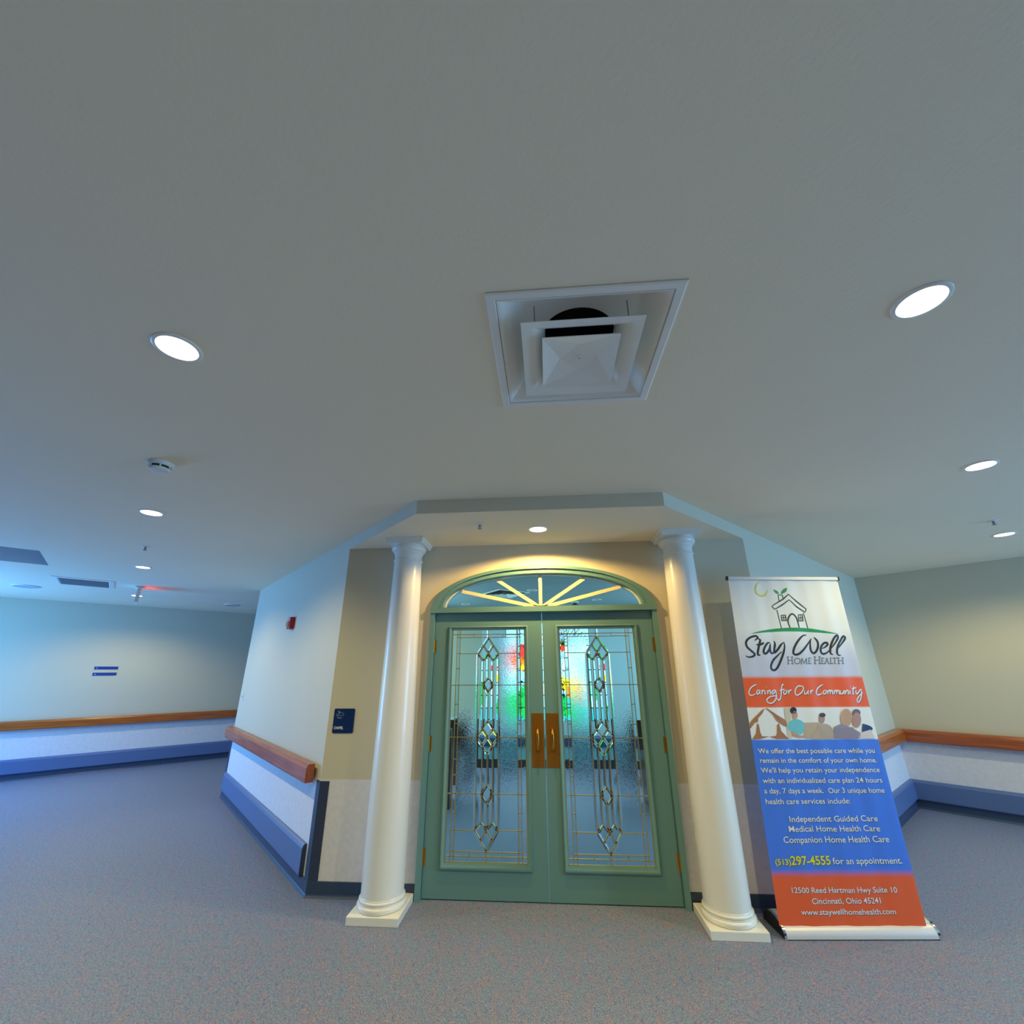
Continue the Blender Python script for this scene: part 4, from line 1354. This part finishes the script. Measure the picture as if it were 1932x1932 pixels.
[4613,18521,35,4602,18593,39,4583,18695,43,4565,18813,47,4555,18932,50,4561,19036,54,4587,19127,58,4628,19215,58,4678,19298,58,4731,19371,58,4781,19430,58,4830,19478,58,4881,19516,58,4932,19542,58,4982,19555,58,5029,19552,58,5075,19530,58,5121,19490,58,5164,19438,58,5202,19379,58,5234,19319,58,5256,19256,58,5272,19188,58,5283,19115,58,5290,19038,58,5297,18959,54,5302,18868,50,5305,18766,47,5305,18665,43,5304,18578,39,5304,18517,35]],"sun":[[2993,22067,16,2953,22034,24,2896,21989,32,2831,21935,40,2768,21876,48,2717,21818,56,2676,21758,64,2639,21693,64,2609,21627,64,2585,21560,64,2569,21493,64,2562,21425,64,2561,21355,64,2567,21286,64,2583,21220,64,2609,21162,64,2647,21107,64,2697,21055,64,2755,21009,64,2818,20973,64,2881,20950,64,2947,20942,64,3018,20944,64,3091,20959,64,3164,20984,64,3232,21022,56,3300,21084,48,3371,21168,40,3437,21258,32,3493,21340,24,3534,21395,16]],"ground":[1582,18117,4,1702,18137,17,1873,18166,29,2068,18198,42,2258,18226,55,2436,18249,64,2617,18272,74,2805,18293,84,3003,18313,93,3217,18331,100,3443,18349,107,3671,18365,114,3890,18377,121,4097,18386,125,4298,18391,129,4495,18393,132,4694,18393,136,4895,18392,137,5097,18388,138,5296,18382,139,5489,18374,140,5671,18364,137,5843,18352,134,6017,18337,131,6203,18319,129,6412,18296,118,6636,18269,107,6855,18241,96,7049,18215,86,7209,18193,76,7346,18173,66,7475,18154,56,7608,18134,47,7761,18112,36,7922,18088,25,8066,18067,15,8167,18053,4],"polys":[["leaf",[3944,21453,4001,21433,4083,21405,4168,21371,4233,21330,4275,21275,4306,21208,4322,21146,4319,21104,4290,21087,4238,21087,4179,21099,4128,21121,4087,21155,4048,21203,4014,21255,3987,21302,3968,21345,3956,21388,3949,21426]],
["leaf",[5052,21572,5035,21520,5012,21444,4981,21363,4937,21295,4875,21241,4798,21192,4719,21153,4653,21124,4597,21106,4546,21098,4507,21102,4487,21118,4489,21153,4509,21203,4542,21259,4582,21312,4629,21362,4687,21413,4749,21460,4810,21499,4875,21527,4945,21547,5008,21562]],
["leaf",[1582,18117,2269,18282,3022,18404,3915,18491,4723,18521,5519,18501,6232,18440,7068,18292,8167,18053,7102,18137,6174,18200,5460,18247,4667,18273,3865,18264,2984,18221,2247,18169]],
["cream",[2943,12954,3384,12952,3059,10997,2801,10999,2836,11676,2884,12417]],
["beige",[4127,11986,5192,12007,4939,10989,3893,10993]],
["skin2",[1537,12929,1493,12907,1430,12876,1360,12840,1293,12801,1244,12768,1203,12738,1146,12693,1050,12614,883,12483,667,12315,459,12141,313,11994,249,11868,235,11751,252,11663,283,11625,331,11663,403,11757,487,11868,567,11950,649,11991,738,12014,819,12034,882,12065,911,12113,918,12168,925,12229,956,12293,1024,12361,1113,12432,1207,12508,1291,12586,1364,12676,1435,12775,1495,12866]],
["skin2",[1596,12929,1613,12932,1636,12938,1678,12932,1754,12895,1878,12815,2040,12704,2212,12582,2369,12473,2516,12382,2664,12297,2791,12213,2877,12124,2918,12014,2924,11890,2897,11787,2838,11739,2726,11770,2568,11857,2405,11965,2280,12058,2209,12131,2169,12201,2141,12270,2107,12341,2067,12414,2031,12488,1989,12562,1935,12636,1854,12716,1755,12801,1661,12876]],
["skin2",[814,11960,904,11885,917,11371,985,11137,1501,11119,835,10966,265,10938,617,11320]],
["skin2",[2319,11968,2357,11878,2396,11468,2846,10947,2044,10961,1498,11108,1971,11158,2090,11365,2186,11837]],
["skin1",[3052,11476,3217,11438,3644,11160,4288,11199,4275,11095,3553,11016,3133,11142]],
["teal",[3095,12054,3168,12086,3273,12133,3386,12180,3480,12212,3547,12227,3599,12232,3650,12227,3714,12211,3802,12183,3905,12145,4001,12096,4070,12039,4105,11973,4119,11897,4114,11813,4094,11722,4060,11614,4009,11491,3942,11377,3860,11295,3754,11252,3625,11236,3493,11239,3378,11255,3282,11288,3197,11339,3121,11398,3053,11455,2988,11505,2928,11554,2884,11609,2871,11676,2903,11768,2971,11879,3045,11983]],
["skin1",[3784,12466,3779,12449,3771,12425,3762,12399,3752,12375,3741,12354,3728,12333,3715,12313,3701,12295,3686,12278,3670,12262,3654,12248,3638,12236,3621,12225,3604,12217,3586,12210,3570,12205,3553,12202,3536,12201,3520,12202,3505,12205,3490,12210,3476,12217,3463,12226,3451,12237,3440,12249,3431,12264,3422,12279,3415,12296,3409,12315,3405,12335,3402,12355,3401,12377,3401,12399,3402,12422,3406,12445,3410,12468,3416,12491,3423,12514,3432,12537,3442,12559,3453,12581,3465,12601,3479,12621,3493,12640,3508,12657,3523,12672,3540,12687,3556,12699,3573,12710,3590,12719,3608,12726,3625,12731,3642,12734,3658,12735,3675,12734,3690,12730,3705,12725,3719,12718,3732,12709,3744,12698,3755,12686,3764,12671,3773,12655,3780,12638,3786,12620,3790,12600,3793,12579,3794,12557,3793,12533,3790,12507,3786,12483]],
["hair",[3788,12788,3783,12774,3776,12755,3767,12734,3757,12714,3745,12697,3732,12681,3717,12665,3701,12650,3685,12636,3666,12624,3647,12612,3628,12603,3608,12594,3588,12587,3567,12581,3546,12578,3525,12575,3505,12575,3484,12575,3465,12578,3446,12582,3427,12588,3410,12595,3394,12604,3379,12614,3365,12625,3353,12638,3342,12652,3333,12667,3326,12683,3320,12699,3316,12717,3314,12734,3314,12753,3315,12772,3319,12790,3324,12809,3331,12828,3339,12846,3349,12864,3361,12881,3374,12898,3389,12914,3405,12928,3422,12942,3440,12955,3459,12966,3478,12976,3498,12985,3519,12992,3540,12998,3561,13002,3581,13004,3602,13005,3623,13004,3642,13001,3661,12997,3680,12991,3697,12984,3713,12975,3728,12965,3742,12953,3754,12940,3765,12927,3774,12912,3781,12896,3787,12879,3791,12862,3792,12842,3791,12821,3789,12801]],
["tan",[5089,11876,5178,11890,5305,11911,5444,11927,5567,11926,5672,11907,5772,11876,5861,11829,5933,11766,5986,11679,6025,11570,6049,11455,6056,11347,6073,11239,6091,11128,6060,11031,5928,10963,5626,10934,5199,10932,4770,10947,4463,10970,4312,11002,4252,11046,4253,11097,4287,11147,4372,11189,4514,11228,4670,11278,4799,11353,4893,11473,4976,11626,5042,11774]],
["skin3",[5662,12233,5655,12214,5646,12188,5635,12158,5623,12131,5609,12108,5595,12085,5579,12063,5562,12042,5544,12024,5525,12006,5506,11990,5487,11977,5467,11965,5446,11955,5426,11947,5406,11942,5386,11939,5366,11938,5347,11939,5329,11942,5312,11948,5295,11956,5280,11966,5266,11978,5253,11992,5242,12007,5232,12025,5223,12044,5217,12064,5212,12086,5209,12110,5207,12133,5207,12158,5210,12183,5213,12209,5219,12235,5226,12261,5235,12287,5246,12312,5257,12337,5271,12360,5285,12384,5301,12406,5318,12426,5336,12445,5355,12463,5374,12479,5394,12493,5414,12504,5434,12514,5455,12522,5475,12528,5495,12531,5515,12532,5534,12531,5552,12527,5570,12522,5586,12514,5602,12504,5616,12492,5628,12477,5640,12461,5650,12444,5658,12425,5665,12404,5669,12382,5673,12358,5674,12335,5673,12308,5669,12278,5665,12251]],
["hair2",[5773,12467,5769,12457,5763,12444,5755,12429,5746,12416,5735,12404,5723,12392,5709,12381,5694,12371,5678,12362,5661,12353,5643,12345,5624,12338,5605,12332,5584,12327,5564,12323,5543,12321,5523,12319,5502,12319,5482,12319,5462,12321,5443,12324,5425,12328,5407,12333,5391,12339,5375,12346,5361,12354,5348,12363,5337,12373,5327,12383,5319,12394,5312,12406,5307,12418,5304,12430,5303,12443,5304,12456,5306,12469,5310,12482,5316,12495,5324,12508,5333,12520,5344,12532,5356,12544,5370,12555,5385,12565,5401,12574,5418,12583,5436,12591,5455,12598,5475,12604,5495,12609,5515,12613,5536,12615,5556,12617,5577,12617,5597,12617,5617,12615,5636,12612,5655,12608,5673,12603,5689,12597,5704,12590,5719,12582,5732,12573,5743,12563,5753,12553,5761,12542,5767,12530,5772,12518,5774,12504,5774,12489,5774,12476]],
["mauve",[6144,11686,6725,11910,7511,11601,7900,11338,7678,10955,5957,10963]],
["navy",[8235,11913,8330,11885,8467,11846,8607,11800,8712,11753,8780,11707,8829,11659,8848,11605,8825,11542,8737,11456,8598,11353,8448,11260,8324,11206,8228,11196,8141,11215,8076,11263,8044,11337,8063,11463,8122,11632,8190,11799]],
["pale",[7900,11338,8224,11258,8706,11532,8828,10960,7793,10955]],
["skin4",[7571,12287,7558,12251,7540,12200,7518,12143,7494,12091,7468,12046,7440,12001,7410,11959,7379,11920,7346,11884,7311,11850,7275,11820,7239,11794,7203,11771,7166,11753,7129,11738,7093,11727,7057,11721,7022,11719,6988,11721,6956,11728,6925,11739,6897,11754,6870,11773,6845,11796,6824,11822,6804,11853,6788,11887,6774,11923,6764,11962,6756,12005,6752,12049,6751,12095,6753,12142,6759,12191,6768,12241,6779,12291,6794,12341,6812,12391,6832,12440,6855,12488,6880,12534,6909,12579,6939,12621,6970,12661,7003,12698,7038,12732,7074,12763,7110,12790,7147,12813,7185,12832,7222,12847,7259,12858,7295,12864,7330,12866,7365,12864,7397,12857,7428,12846,7457,12831,7484,12811,7509,12788,7530,12761,7550,12729,7566,12695,7579,12658,7589,12618,7596,12575,7600,12530,7601,12484,7596,12432,7587,12375,7578,12323]],
["hair3",[8278,12604,8271,12588,8261,12566,8250,12542,8236,12520,8220,12500,8203,12481,8183,12463,8163,12446,8141,12431,8117,12416,8092,12403,8067,12392,8041,12382,8014,12374,7987,12368,7960,12363,7933,12361,7906,12360,7880,12361,7855,12364,7830,12369,7807,12375,7784,12384,7764,12393,7745,12405,7727,12418,7712,12433,7698,12449,7687,12466,7677,12484,7670,12503,7666,12523,7663,12543,7663,12564,7666,12586,7670,12607,7677,12628,7687,12650,7698,12671,7712,12691,7727,12711,7745,12730,7764,12748,7785,12765,7807,12781,7831,12795,7855,12808,7881,12820,7907,12829,7934,12838,7961,12844,7988,12849,8015,12851,8042,12852,8069,12851,8094,12848,8119,12843,8142,12837,8165,12828,8185,12818,8204,12807,8222,12793,8238,12778,8251,12763,8262,12746,8271,12727,8278,12708,8283,12688,8284,12666,8282,12641,8280,12619]],
["skin3",[8192,12151,8181,12121,8165,12079,8147,12032,8127,11989,8105,11951,8082,11914,8056,11879,8030,11846,8003,11816,7974,11788,7944,11763,7915,11741,7884,11722,7854,11707,7823,11694,7793,11686,7764,11680,7735,11679,7707,11681,7681,11686,7656,11695,7632,11708,7610,11724,7591,11743,7573,11765,7557,11790,7544,11818,7533,11849,7525,11881,7519,11917,7516,11954,7516,11992,7518,12031,7523,12072,7531,12113,7541,12154,7553,12196,7568,12237,7586,12278,7605,12318,7626,12356,7650,12393,7675,12429,7701,12462,7729,12492,7758,12520,7788,12546,7818,12568,7848,12587,7879,12603,7910,12616,7940,12625,7970,12630,7999,12632,8027,12630,8054,12624,8079,12615,8103,12602,8125,12586,8145,12567,8162,12544,8178,12518,8191,12490,8202,12459,8210,12426,8215,12390,8218,12353,8218,12315,8214,12271,8206,12224,8198,12181]],
["skin3",[7251,11707,7525,11653,7282,10978,7181,11134]]],"text":[["We offer the best possible care while you",0.0534,1.0068,0.8602,1.0068,0.0299,0],
["remain in the comfort of your own home.",0.0553,0.949,0.8566,0.9484,0.0295,0],
["We'll help you retain your independence",0.0496,0.8892,0.8591,0.8901,0.0298,0],
["with an individualized care plan 24 hours",0.0488,0.8275,0.8588,0.8284,0.03,0],
["a day, 7 days a week.  Our 3 unique home",0.0473,0.7667,0.8564,0.7684,0.0303,0],
["health care services include:",0.0446,0.7047,0.6098,0.7073,0.0305,0],
["Independent Guided Care",0.18,0.6042,0.7623,0.6062,0.0324,0],
["Medical Home Health Care",0.1638,0.5491,0.761,0.5505,0.032,0],
["Companion Home Health Care",0.1163,0.4879,0.8033,0.4909,0.034,0],
["(513)",0.0371,0.3705,0.137,0.3702,0.0294,1],
["297-4555",0.1385,0.3702,0.3939,0.3708,0.0454,1],
["for an appointment.",0.4078,0.3732,0.8511,0.3757,0.0331,0],
["12500 Reed Hartman Hwy Suite 10",0.1104,0.2235,0.772,0.225,0.0283,0],
["Cincinnati, Ohio 45241",0.2226,0.1677,0.6558,0.1703,0.0291,0],
["www.staywellhomehealth.com",0.1428,0.1137,0.731,0.1154,0.0276,0]]}

# ------------------------------------------------------------------ roll-up banner
BL, BR = Vector((1.387, 3.535)), Vector((2.333, 3.600))
BU = (BR - BL).normalized()
ang = math.atan2(BU.y, BU.x)
ban = thing('rollup_banner', (BL.x, BL.y, 0), 'tall roll-up advertising banner standing in front of the angled wall on the right', 'banner', rotz=ang)


def wave(u, v):
    return .0016 * math.sin(u * 21 + v * .6) + .0011 * math.sin(u * 47 - v * .9 + 1.3) + .0007 * math.sin(v * 2.1)


def on_sheet(lift):
    return lambda u, v: (u, wave(u, v) - lift, v)


def sheet_material():
    m = mat('printed_banner_vinyl', (230, 230, 226), 0.42, spec=0.4)
    nt = m.node_tree
    p = nt.nodes['Principled BSDF']
    g = nt.nodes.new('ShaderNodeNewGeometry')
    s = nt.nodes.new('ShaderNodeSeparateXYZ')
    nt.links.new(g.outputs['Position'], s.inputs[0])
    dv = nt.nodes.new('ShaderNodeMath')
    dv.operation = 'DIVIDE'
    dv.inputs[1].default_value = 2.3
    nt.links.new(s.outputs['Z'], dv.inputs[0])
    org, blue, wht = lin(244, 102, 54), lin(76, 128, 236), lin(240, 240, 238)
    lav = lin(204, 206, 226)
    e = lambda z: z / 2.3
    r = ramp(nt, [(0, org), (e(.306), org), (e(.345), blue), (e(1.090), blue), (e(1.0925), wht), (e(1.294), wht), (e(1.303), org), (e(1.494), org), (e(1.512), lav), (e(1.62), lav), (e(1.85), wht), (1, wht)])
    nt.links.new(dv.outputs[0], r.inputs[0])
    nt.links.new(r.outputs['Color'], p.inputs['Base Color'])
    return m


bm = bmesh.new()
NU, NV = 72, 30
ZB, ZT_L, ZT_R = .058, 2.232, 2.221
grid = []
for j in range(NV + 1):
    t = j / NV
    row = []
    for i in range(NU + 1):
        s = i / NU
        u0, u1 = -.007 + .065 * t, .900 + .0145 * t
        u = u0 + (u1 - u0) * s
        v = ZB + (ZT_L + (ZT_R - ZT_L) * s - ZB) * t
        row.append(bm.verts.new((u, wave(u, v), v)))
    grid.append(row)
for j in range(NV):
    for i in range(NU):
        bm.faces.new((grid[j][i], grid[j][i + 1], grid[j + 1][i + 1], grid[j + 1][i]))
sheet = mesh_obj('banner_sheet', bm, sheet_material(), ban, smooth=80)

INK = {'leaf': (30, 150, 84), 'cream': (214, 202, 178), 'beige': (196, 176, 152), 'skin2': (176, 120, 80), 'skin1': (206, 158, 136), 'teal': (122, 202, 212), 'hair': (54, 46, 66),
       'tan': (190, 168, 148), 'skin3': (186, 138, 120), 'hair2': (78, 62, 62), 'mauve': (150, 138, 154), 'navy': (42, 62, 104), 'pale': (224, 206, 202), 'skin4': (202, 164, 142), 'hair3': (112, 96, 92)}
inkm = {k: mat('ink_' + k, v, .45) for k, v in INK.items()}
white_ink = mat('ink_white', (238, 238, 240), .45)
shade_ink = mat('ink_dark_outline', (70, 60, 80), .45)
yellow_ink = mat('ink_yellow', (238, 226, 40), .45)
black_ink = mat('ink_charcoal', (40, 42, 46), .45)
grey_ink = mat('ink_grey', (104, 116, 120), .45)
sun_ink = mat('ink_lime', (216, 214, 70), .45)
line_ink = mat('ink_dark_green', (50, 66, 56), .45)

# logo: house, leaves, ground, sun and the lettering under it
bm = bmesh.new()
logo_m = [inkm['leaf'], line_ink, sun_ink, black_ink, grey_ink]
lift = on_sheet(.0012)
for cname, fl in ART['polys'][:2]:
    bm.faces.new([bm.verts.new(lift(fl[i] / 1e4, fl[i + 1] / 1e4)) for i in range(0, len(fl), 2)]).material_index = 0
bmesh.ops.triangulate(bm, faces=bm.faces[:])
put_stroke(bm, ART['ground'], lift, 0)
for fl in ART['house']:
    put_stroke(bm, fl, lift, 1)
for fl in ART['sun']:
    put_stroke(bm, fl, lift, 2)
for fl in ART['stay']:
    put_stroke(bm, fl, lift, 3)
for fl in ART['home']:
    put_stroke(bm, fl, lift, 4)
mesh_obj('printed_logo', bm, logo_m, sheet, recalc=False)

bm = bmesh.new()
for fl in ART['slogan']:
    put_stroke(bm, fl, lambda u, v: on_sheet(.0010)(u + .003, v - .003), 1)
for fl in ART['slogan']:
    put_stroke(bm, fl, on_sheet(.0016), 0)
mesh_obj('printed_slogan', bm, [white_ink, shade_ink], sheet, recalc=False)

bm = bmesh.new()
keys = list(INK)
for k, (cname, fl) in enumerate(ART['polys'][3:]):
    f3 = on_sheet(.0022 + .00012 * k)
    f = bm.faces.new([bm.verts.new(f3(fl[i] / 1e4, fl[i + 1] / 1e4)) for i in range(0, len(fl), 2)])
    f.material_index = keys.index(cname)
bmesh.ops.triangulate(bm, faces=bm.faces[:])
mesh_obj('printed_photo_strip', bm, [inkm[k] for k in keys], sheet, recalc=False)

for s, x0, y0, x1, y1, cap, colr in ART['text']:
    bm = bmesh.new()
    b_ = .022 if colr else .010
    put_text(bm, s, lambda u, v: on_sheet(.0009)(u + .0025, v - .0025), x0, y0, x1, y1, cap, 2, b_)
    put_text(bm, s, on_sheet(.0015), x0, y0, x1, y1, cap, colr, b_)
    mesh_obj('printed_text_line', bm, [white_ink, yellow_ink, shade_ink], sheet, recalc=False)

bm = bmesh.new()
rot_b = math.atan2(ZT_R - ZT_L, .856)
box(bm, -.432, .432, -.012, .012, -.012, .014, bev=.004)
bmesh.ops.transform(bm, verts=bm.verts[:], matrix=Matrix.Translation((.486, 0, (ZT_L + ZT_R) / 2 + .002)) @ Matrix.Rotation(-rot_b, 4, 'Y'))
tb = mesh_obj('top_bar', bm, M['silver'], ban)
for s in (0, 1):
    bm = bmesh.new()
    x = .486 + (-.437 if s == 0 else .433)
    z = (ZT_L if s == 0 else ZT_R) + .002
    box(bm, x - .005, x + .005, -.014, .014, z - .014, z + .016)
    mesh_obj('end_plug', bm, M['dark'], tb)
# cassette base: rounded aluminium extrusion lying on the floor
bm = bmesh.new()
prof = [(-.030, .006), (-.030, .020), (-.024, .040), (-.008, .056), (.010, .062), (.014, .072), (.05, .086), (.11, .090), (.17, .076), (.205, .045), (.215, .006)]
a = [bm.verts.new((.014, y, z)) for y, z in prof]
b = [bm.verts.new((.936, y, z)) for y, z in prof]
bm.faces.new(a)
bm.faces.new(b)
for k in range(len(prof)):
    bm.faces.new((a[k], a[(k + 1) % len(prof)], b[(k + 1) % len(prof)], b[k]))
mesh_obj('cassette', bm, M['silver'], ban, smooth=30)
for x0_, x1_ in ((0.0, .014), (.936, .950)):
    bm = bmesh.new()
    q = [(y * 1.04, z * 1.05 if z > .01 else 0.0) for y, z in prof]
    a = [bm.verts.new((x0_, y, z)) for y, z in q]
    b = [bm.verts.new((x1_, y, z)) for y, z in q]
    bm.faces.new(a)
    bm.faces.new(b)
    for k in range(len(q)):
        bm.faces.new((a[k], a[(k + 1) % len(q)], b[(k + 1) % len(q)], b[k]))
    cap = mesh_obj('end_cap', bm, M['chrome'], ban, smooth=30)
    xf = x0_ - .0015 if x0_ < .5 else x1_ + .0015
    bm = bmesh.new()
    q = [(.09 + (y - .09) * .93, .040 + (z - .040) * .86) for y, z in q]
    prev = [bm.verts.new((xf, y, z)) for y, z in q]
    nxt = [bm.verts.new(((x0_ + x1_) / 2, y, z)) for y, z in q]
    bm.faces.new(prev)
    for k in range(len(q)):
        bm.faces.new((prev[k], prev[(k + 1) % len(q)], nxt[(k + 1) % len(q)], nxt[k]))
    mesh_obj('cap_face', bm, M['dark'], cap)
bm = bmesh.new()
bmesh.ops.create_cone(bm, cap_ends=True, segments=12, radius1=.008, radius2=.008, depth=2.14, matrix=Matrix.Translation((.475, .05, .086 + 1.07)))
mesh_obj('support_pole', bm, M['silver'], ban, smooth=40)

# ------------------------------------------------------------------ chapel
sg = thing('window_2', (0, CY, wz0), 'stained glass window seen through the doors at the chapel end', 'window', kind='structure')


def stained_material():
    """backlit coloured glass, brightest in its blue ground"""
    m = bpy.data.materials.new('stained_glass')
    m.use_nodes = True
    return m


GLASS = {'sky': (150, 226, 246), 'pale': (214, 240, 246), 'red': (222, 60, 52), 'orange': (240, 130, 40), 'yellow': (240, 226, 40), 'green': (18, 178, 84), 'teal': (60, 180, 190), 'deep': (40, 110, 190)}
sgm = {}
for k, v in GLASS.items():
    sgm[k] = mat('stained_' + k, v, .3, emit=1.6)
gk = list(GLASS)
bm = bmesh.new()


def sgp(pts, c, y):
    f = bm.faces.new([bm.verts.new((x, y, z - wz0)) for x, z in pts])
    f.material_index = gk.index(c)


def blob(cx, cz, rx, rz, c, y, n=20, wob=.12, ph=0.0):
    sgp([(cx + rx * (1 + wob * math.sin(5 * t + ph)) * math.cos(t), cz + rz * (1 + wob * math.sin(5 * t + ph)) * math.sin(t)) for t in [2 * math.pi * k / n for k in range(n)]], c, y)


nx_, nz_ = 6, 8
for i in range(nx_):
    for j in range(nz_):
        x0_, x1_ = wx0 + (wx1 - wx0) * i / nx_, wx0 + (wx1 - wx0) * (i + 1) / nx_
        z0_, z1_ = wz0 + (wz1 - wz0) * j / nz_, wz0 + (wz1 - wz0) * (j + 1) / nz_
        c = 'sky' if (i * 3 + j * 5) % 4 else 'pale'
        if j == 0:
            c = 'teal'
        sgp([(x0_ + .005, z0_ + .005), (x1_ - .005, z0_ + .005), (x1_ - .005, z1_ - .005), (x0_ + .005, z1_ - .005)], c, .07)
blob(-.56, .98, .34, .30, 'green', .066, ph=1)
blob(-.30, 1.12, .16, .24, 'green', .0655, ph=2)
blob(.40, .90, .40, .22, 'green', .066, ph=3)
blob(.62, 1.02, .2, .2, 'teal', .0655, ph=.3)
blob(-.58, 1.80, .26, .26, 'red', .065, ph=.6)
blob(-.58, 1.70, .13, .15, 'orange', .064, ph=.2)
blob(-.52, 1.62, .09, .06, 'yellow', .0635)
blob(.42, 1.30, .30, .15, 'yellow', .065, ph=2.2)
blob(.58, 1.16, .16, .10, 'orange', .064, ph=1.2)
blob(.22, 2.02, .26, .10, 'yellow', .065, ph=.9)
blob(.30, 1.98, .10, .06, 'red', .064, ph=.4)
blob(.06, 1.42, .10, .07, 'yellow', .065, ph=.9)
blob(.0, 1.62, .08, .06, 'red', .065, ph=.9)
mesh_obj('coloured_glass', bm, [sgm[k] for k in gk], sg, recalc=False)
bm = bmesh.new()
for i in range(nx_ + 1):
    x = wx0 + (wx1 - wx0) * i / nx_
    box(bm, x - .008, x + .008, .050, .075, 0, wz1 - wz0)
for j in range(nz_ + 1):
    z = (wz1 - wz0) * j / nz_
    box(bm, wx0, wx1, .052, .075, z - .008, z + .008)
mesh_obj('lead_lines', bm, M['dark'], sg)
bm = bmesh.new()
for k in range(14):
    bar(bm, (.34, wz1 - wz0 - .45), (.34 + .5 * math.cos(.25 + k * .2), wz1 - wz0 - .45 + .42 * math.sin(.25 + k * .2)), .012, .056, .063)
mesh_obj('radiating_lead_lines', bm, M['dark'], sg)


def make_pew(x0, x1, y, label):
    r = thing('pew', ((x0 + x1) / 2, y, 0), label, 'pew', 'chapel pews')
    hw = (x1 - x0) / 2
    for sx in (-1, 1):
        bm = bmesh.new()
        xx = sx * (hw - .02)
        pts = [(-.25, 0), (.26, 0), (.26, .55), (.30, .86), (.24, .88), (.16, .62), (-.20, .58), (-.25, .50)]
        a = [bm.verts.new((xx - .02, y_, z_)) for y_, z_ in pts]
        b = [bm.verts.new((xx + .02, y_, z_)) for y_, z_ in pts]
        bm.faces.new(a)
        bm.faces.new(b)
        for k in range(len(pts)):
            bm.faces.new((a[k], a[(k + 1) % len(pts)], b[(k + 1) % len(pts)], b[k]))
        mesh_obj('end_panel', bm, M['pew'], r)
    bm = bmesh.new()
    box(bm, -hw + .04, hw - .04, -.22, .20, .41, .45)
    mesh_obj('seat', bm, M['pew'], r)
    bm = bmesh.new()
    fs = box(bm, -hw + .04, hw - .04, .18, .21, .45, .86)
    for v in bm.verts:
        if v.co.z > .7:
            v.co.y += .07
    mesh_obj('backrest', bm, M['pew'], r)
    return r


for k, (x0, x1, y) in enumerate(((-2.6, -1.24, 6.3), (1.16, 2.8, 6.3), (-2.6, -1.24, 7.5), (1.16, 2.8, 7.5))):
    side = 'left' if x0 < 0 else 'right'
    row = 'nearer' if y < 7 else 'farther'
    o = make_pew(x0, x1, y, 'dark wooden pew on the %s of the chapel aisle, %s row' % (side, row))
    o.rotation_euler = (0, 0, math.pi)

r = thing('bench', (0, 8.6, 0), 'long low bench with dark top under the stained glass window', 'bench')
bm = bmesh.new()
box(bm, -1.5, 1.5, -.18, .18, .345, .46, bev=.01)
mesh_obj('seat', bm, M['base'], r)
bm = bmesh.new()
box(bm, -1.44, 1.44, -.14, .14, .13, .345)
mesh_obj('front_panel', bm, mat('teal_bench_paint', (110, 170, 180), .5), r)
bm = bmesh.new()
box(bm, -1.46, 1.46, -.16, .16, 0, .13)
mesh_obj('plinth', bm, M['dark'], r)
bm = bmesh.new()
box(bm, -2.7, 2.9, CY - .02, CY, 0, .13)
tag(mesh_obj('baseboard_chapel_end', bm, M['dark']), 'dark baseboard under the stained glass window', 'baseboard', kind='structure')

# chapel ceiling fittings seen through the fanlight
r = thing('air_diffuser', (-.665, 7.12, H - .002), 'square louvred air diffuser on the chapel ceiling seen through the fanlight', 'air vent', rotz=math.radians(38))
bm = bmesh.new()
square_rings(bm, [(.30, 0), (.30, -.006), (.27, -.010), (.255, -.004)])
mesh_obj('outer_frame', bm, M['metal_white'], r)
for k, h in enumerate((.245, .18, .115)):
    bm = bmesh.new()
    square_rings(bm, [(h, -.026), (h - .055, -.002)])
    mesh_obj('cone', bm, M['metal_white'], r)
bm = bmesh.new()
q = [bm.verts.new((x * .255, y * .255, -.0008)) for x, y in ((-1, -1), (1, -1), (1, 1), (-1, 1))]
bm.faces.new(q)
mesh_obj('dark_throat', bm, M['duct'], r)
make_downlight((-.21, 6.86, H - .002), 'unlit downlight on the chapel ceiling right of the louvred diffuser', 0, 'lens_off')
make_downlight((-1.52, 8.24, H - .002), 'unlit downlight at the left end of the fanlight view', 0, 'lens_off')
make_downlight((.91, 7.96, H - .002), 'unlit downlight at the right end of the fanlight view', 0, 'lens_off')
r = thing('smoke_detector', (.53, 8.15, H - .002), 'small smoke detector on the chapel ceiling seen through the fanlight', 'smoke detector')
bm = bmesh.new()
lathe(bm, [(.07, 0), (.07, -.02), (.05, -.03)], 24)
mesh_obj('mounting_base', bm, M['plastic_white'], r, smooth=40)
bm = bmesh.new()
lathe(bm, [(.05, -.029), (.045, -.07), (.02, -.075)], 24)
mesh_obj('detector_cap', bm, M['dark'], r, smooth=40)
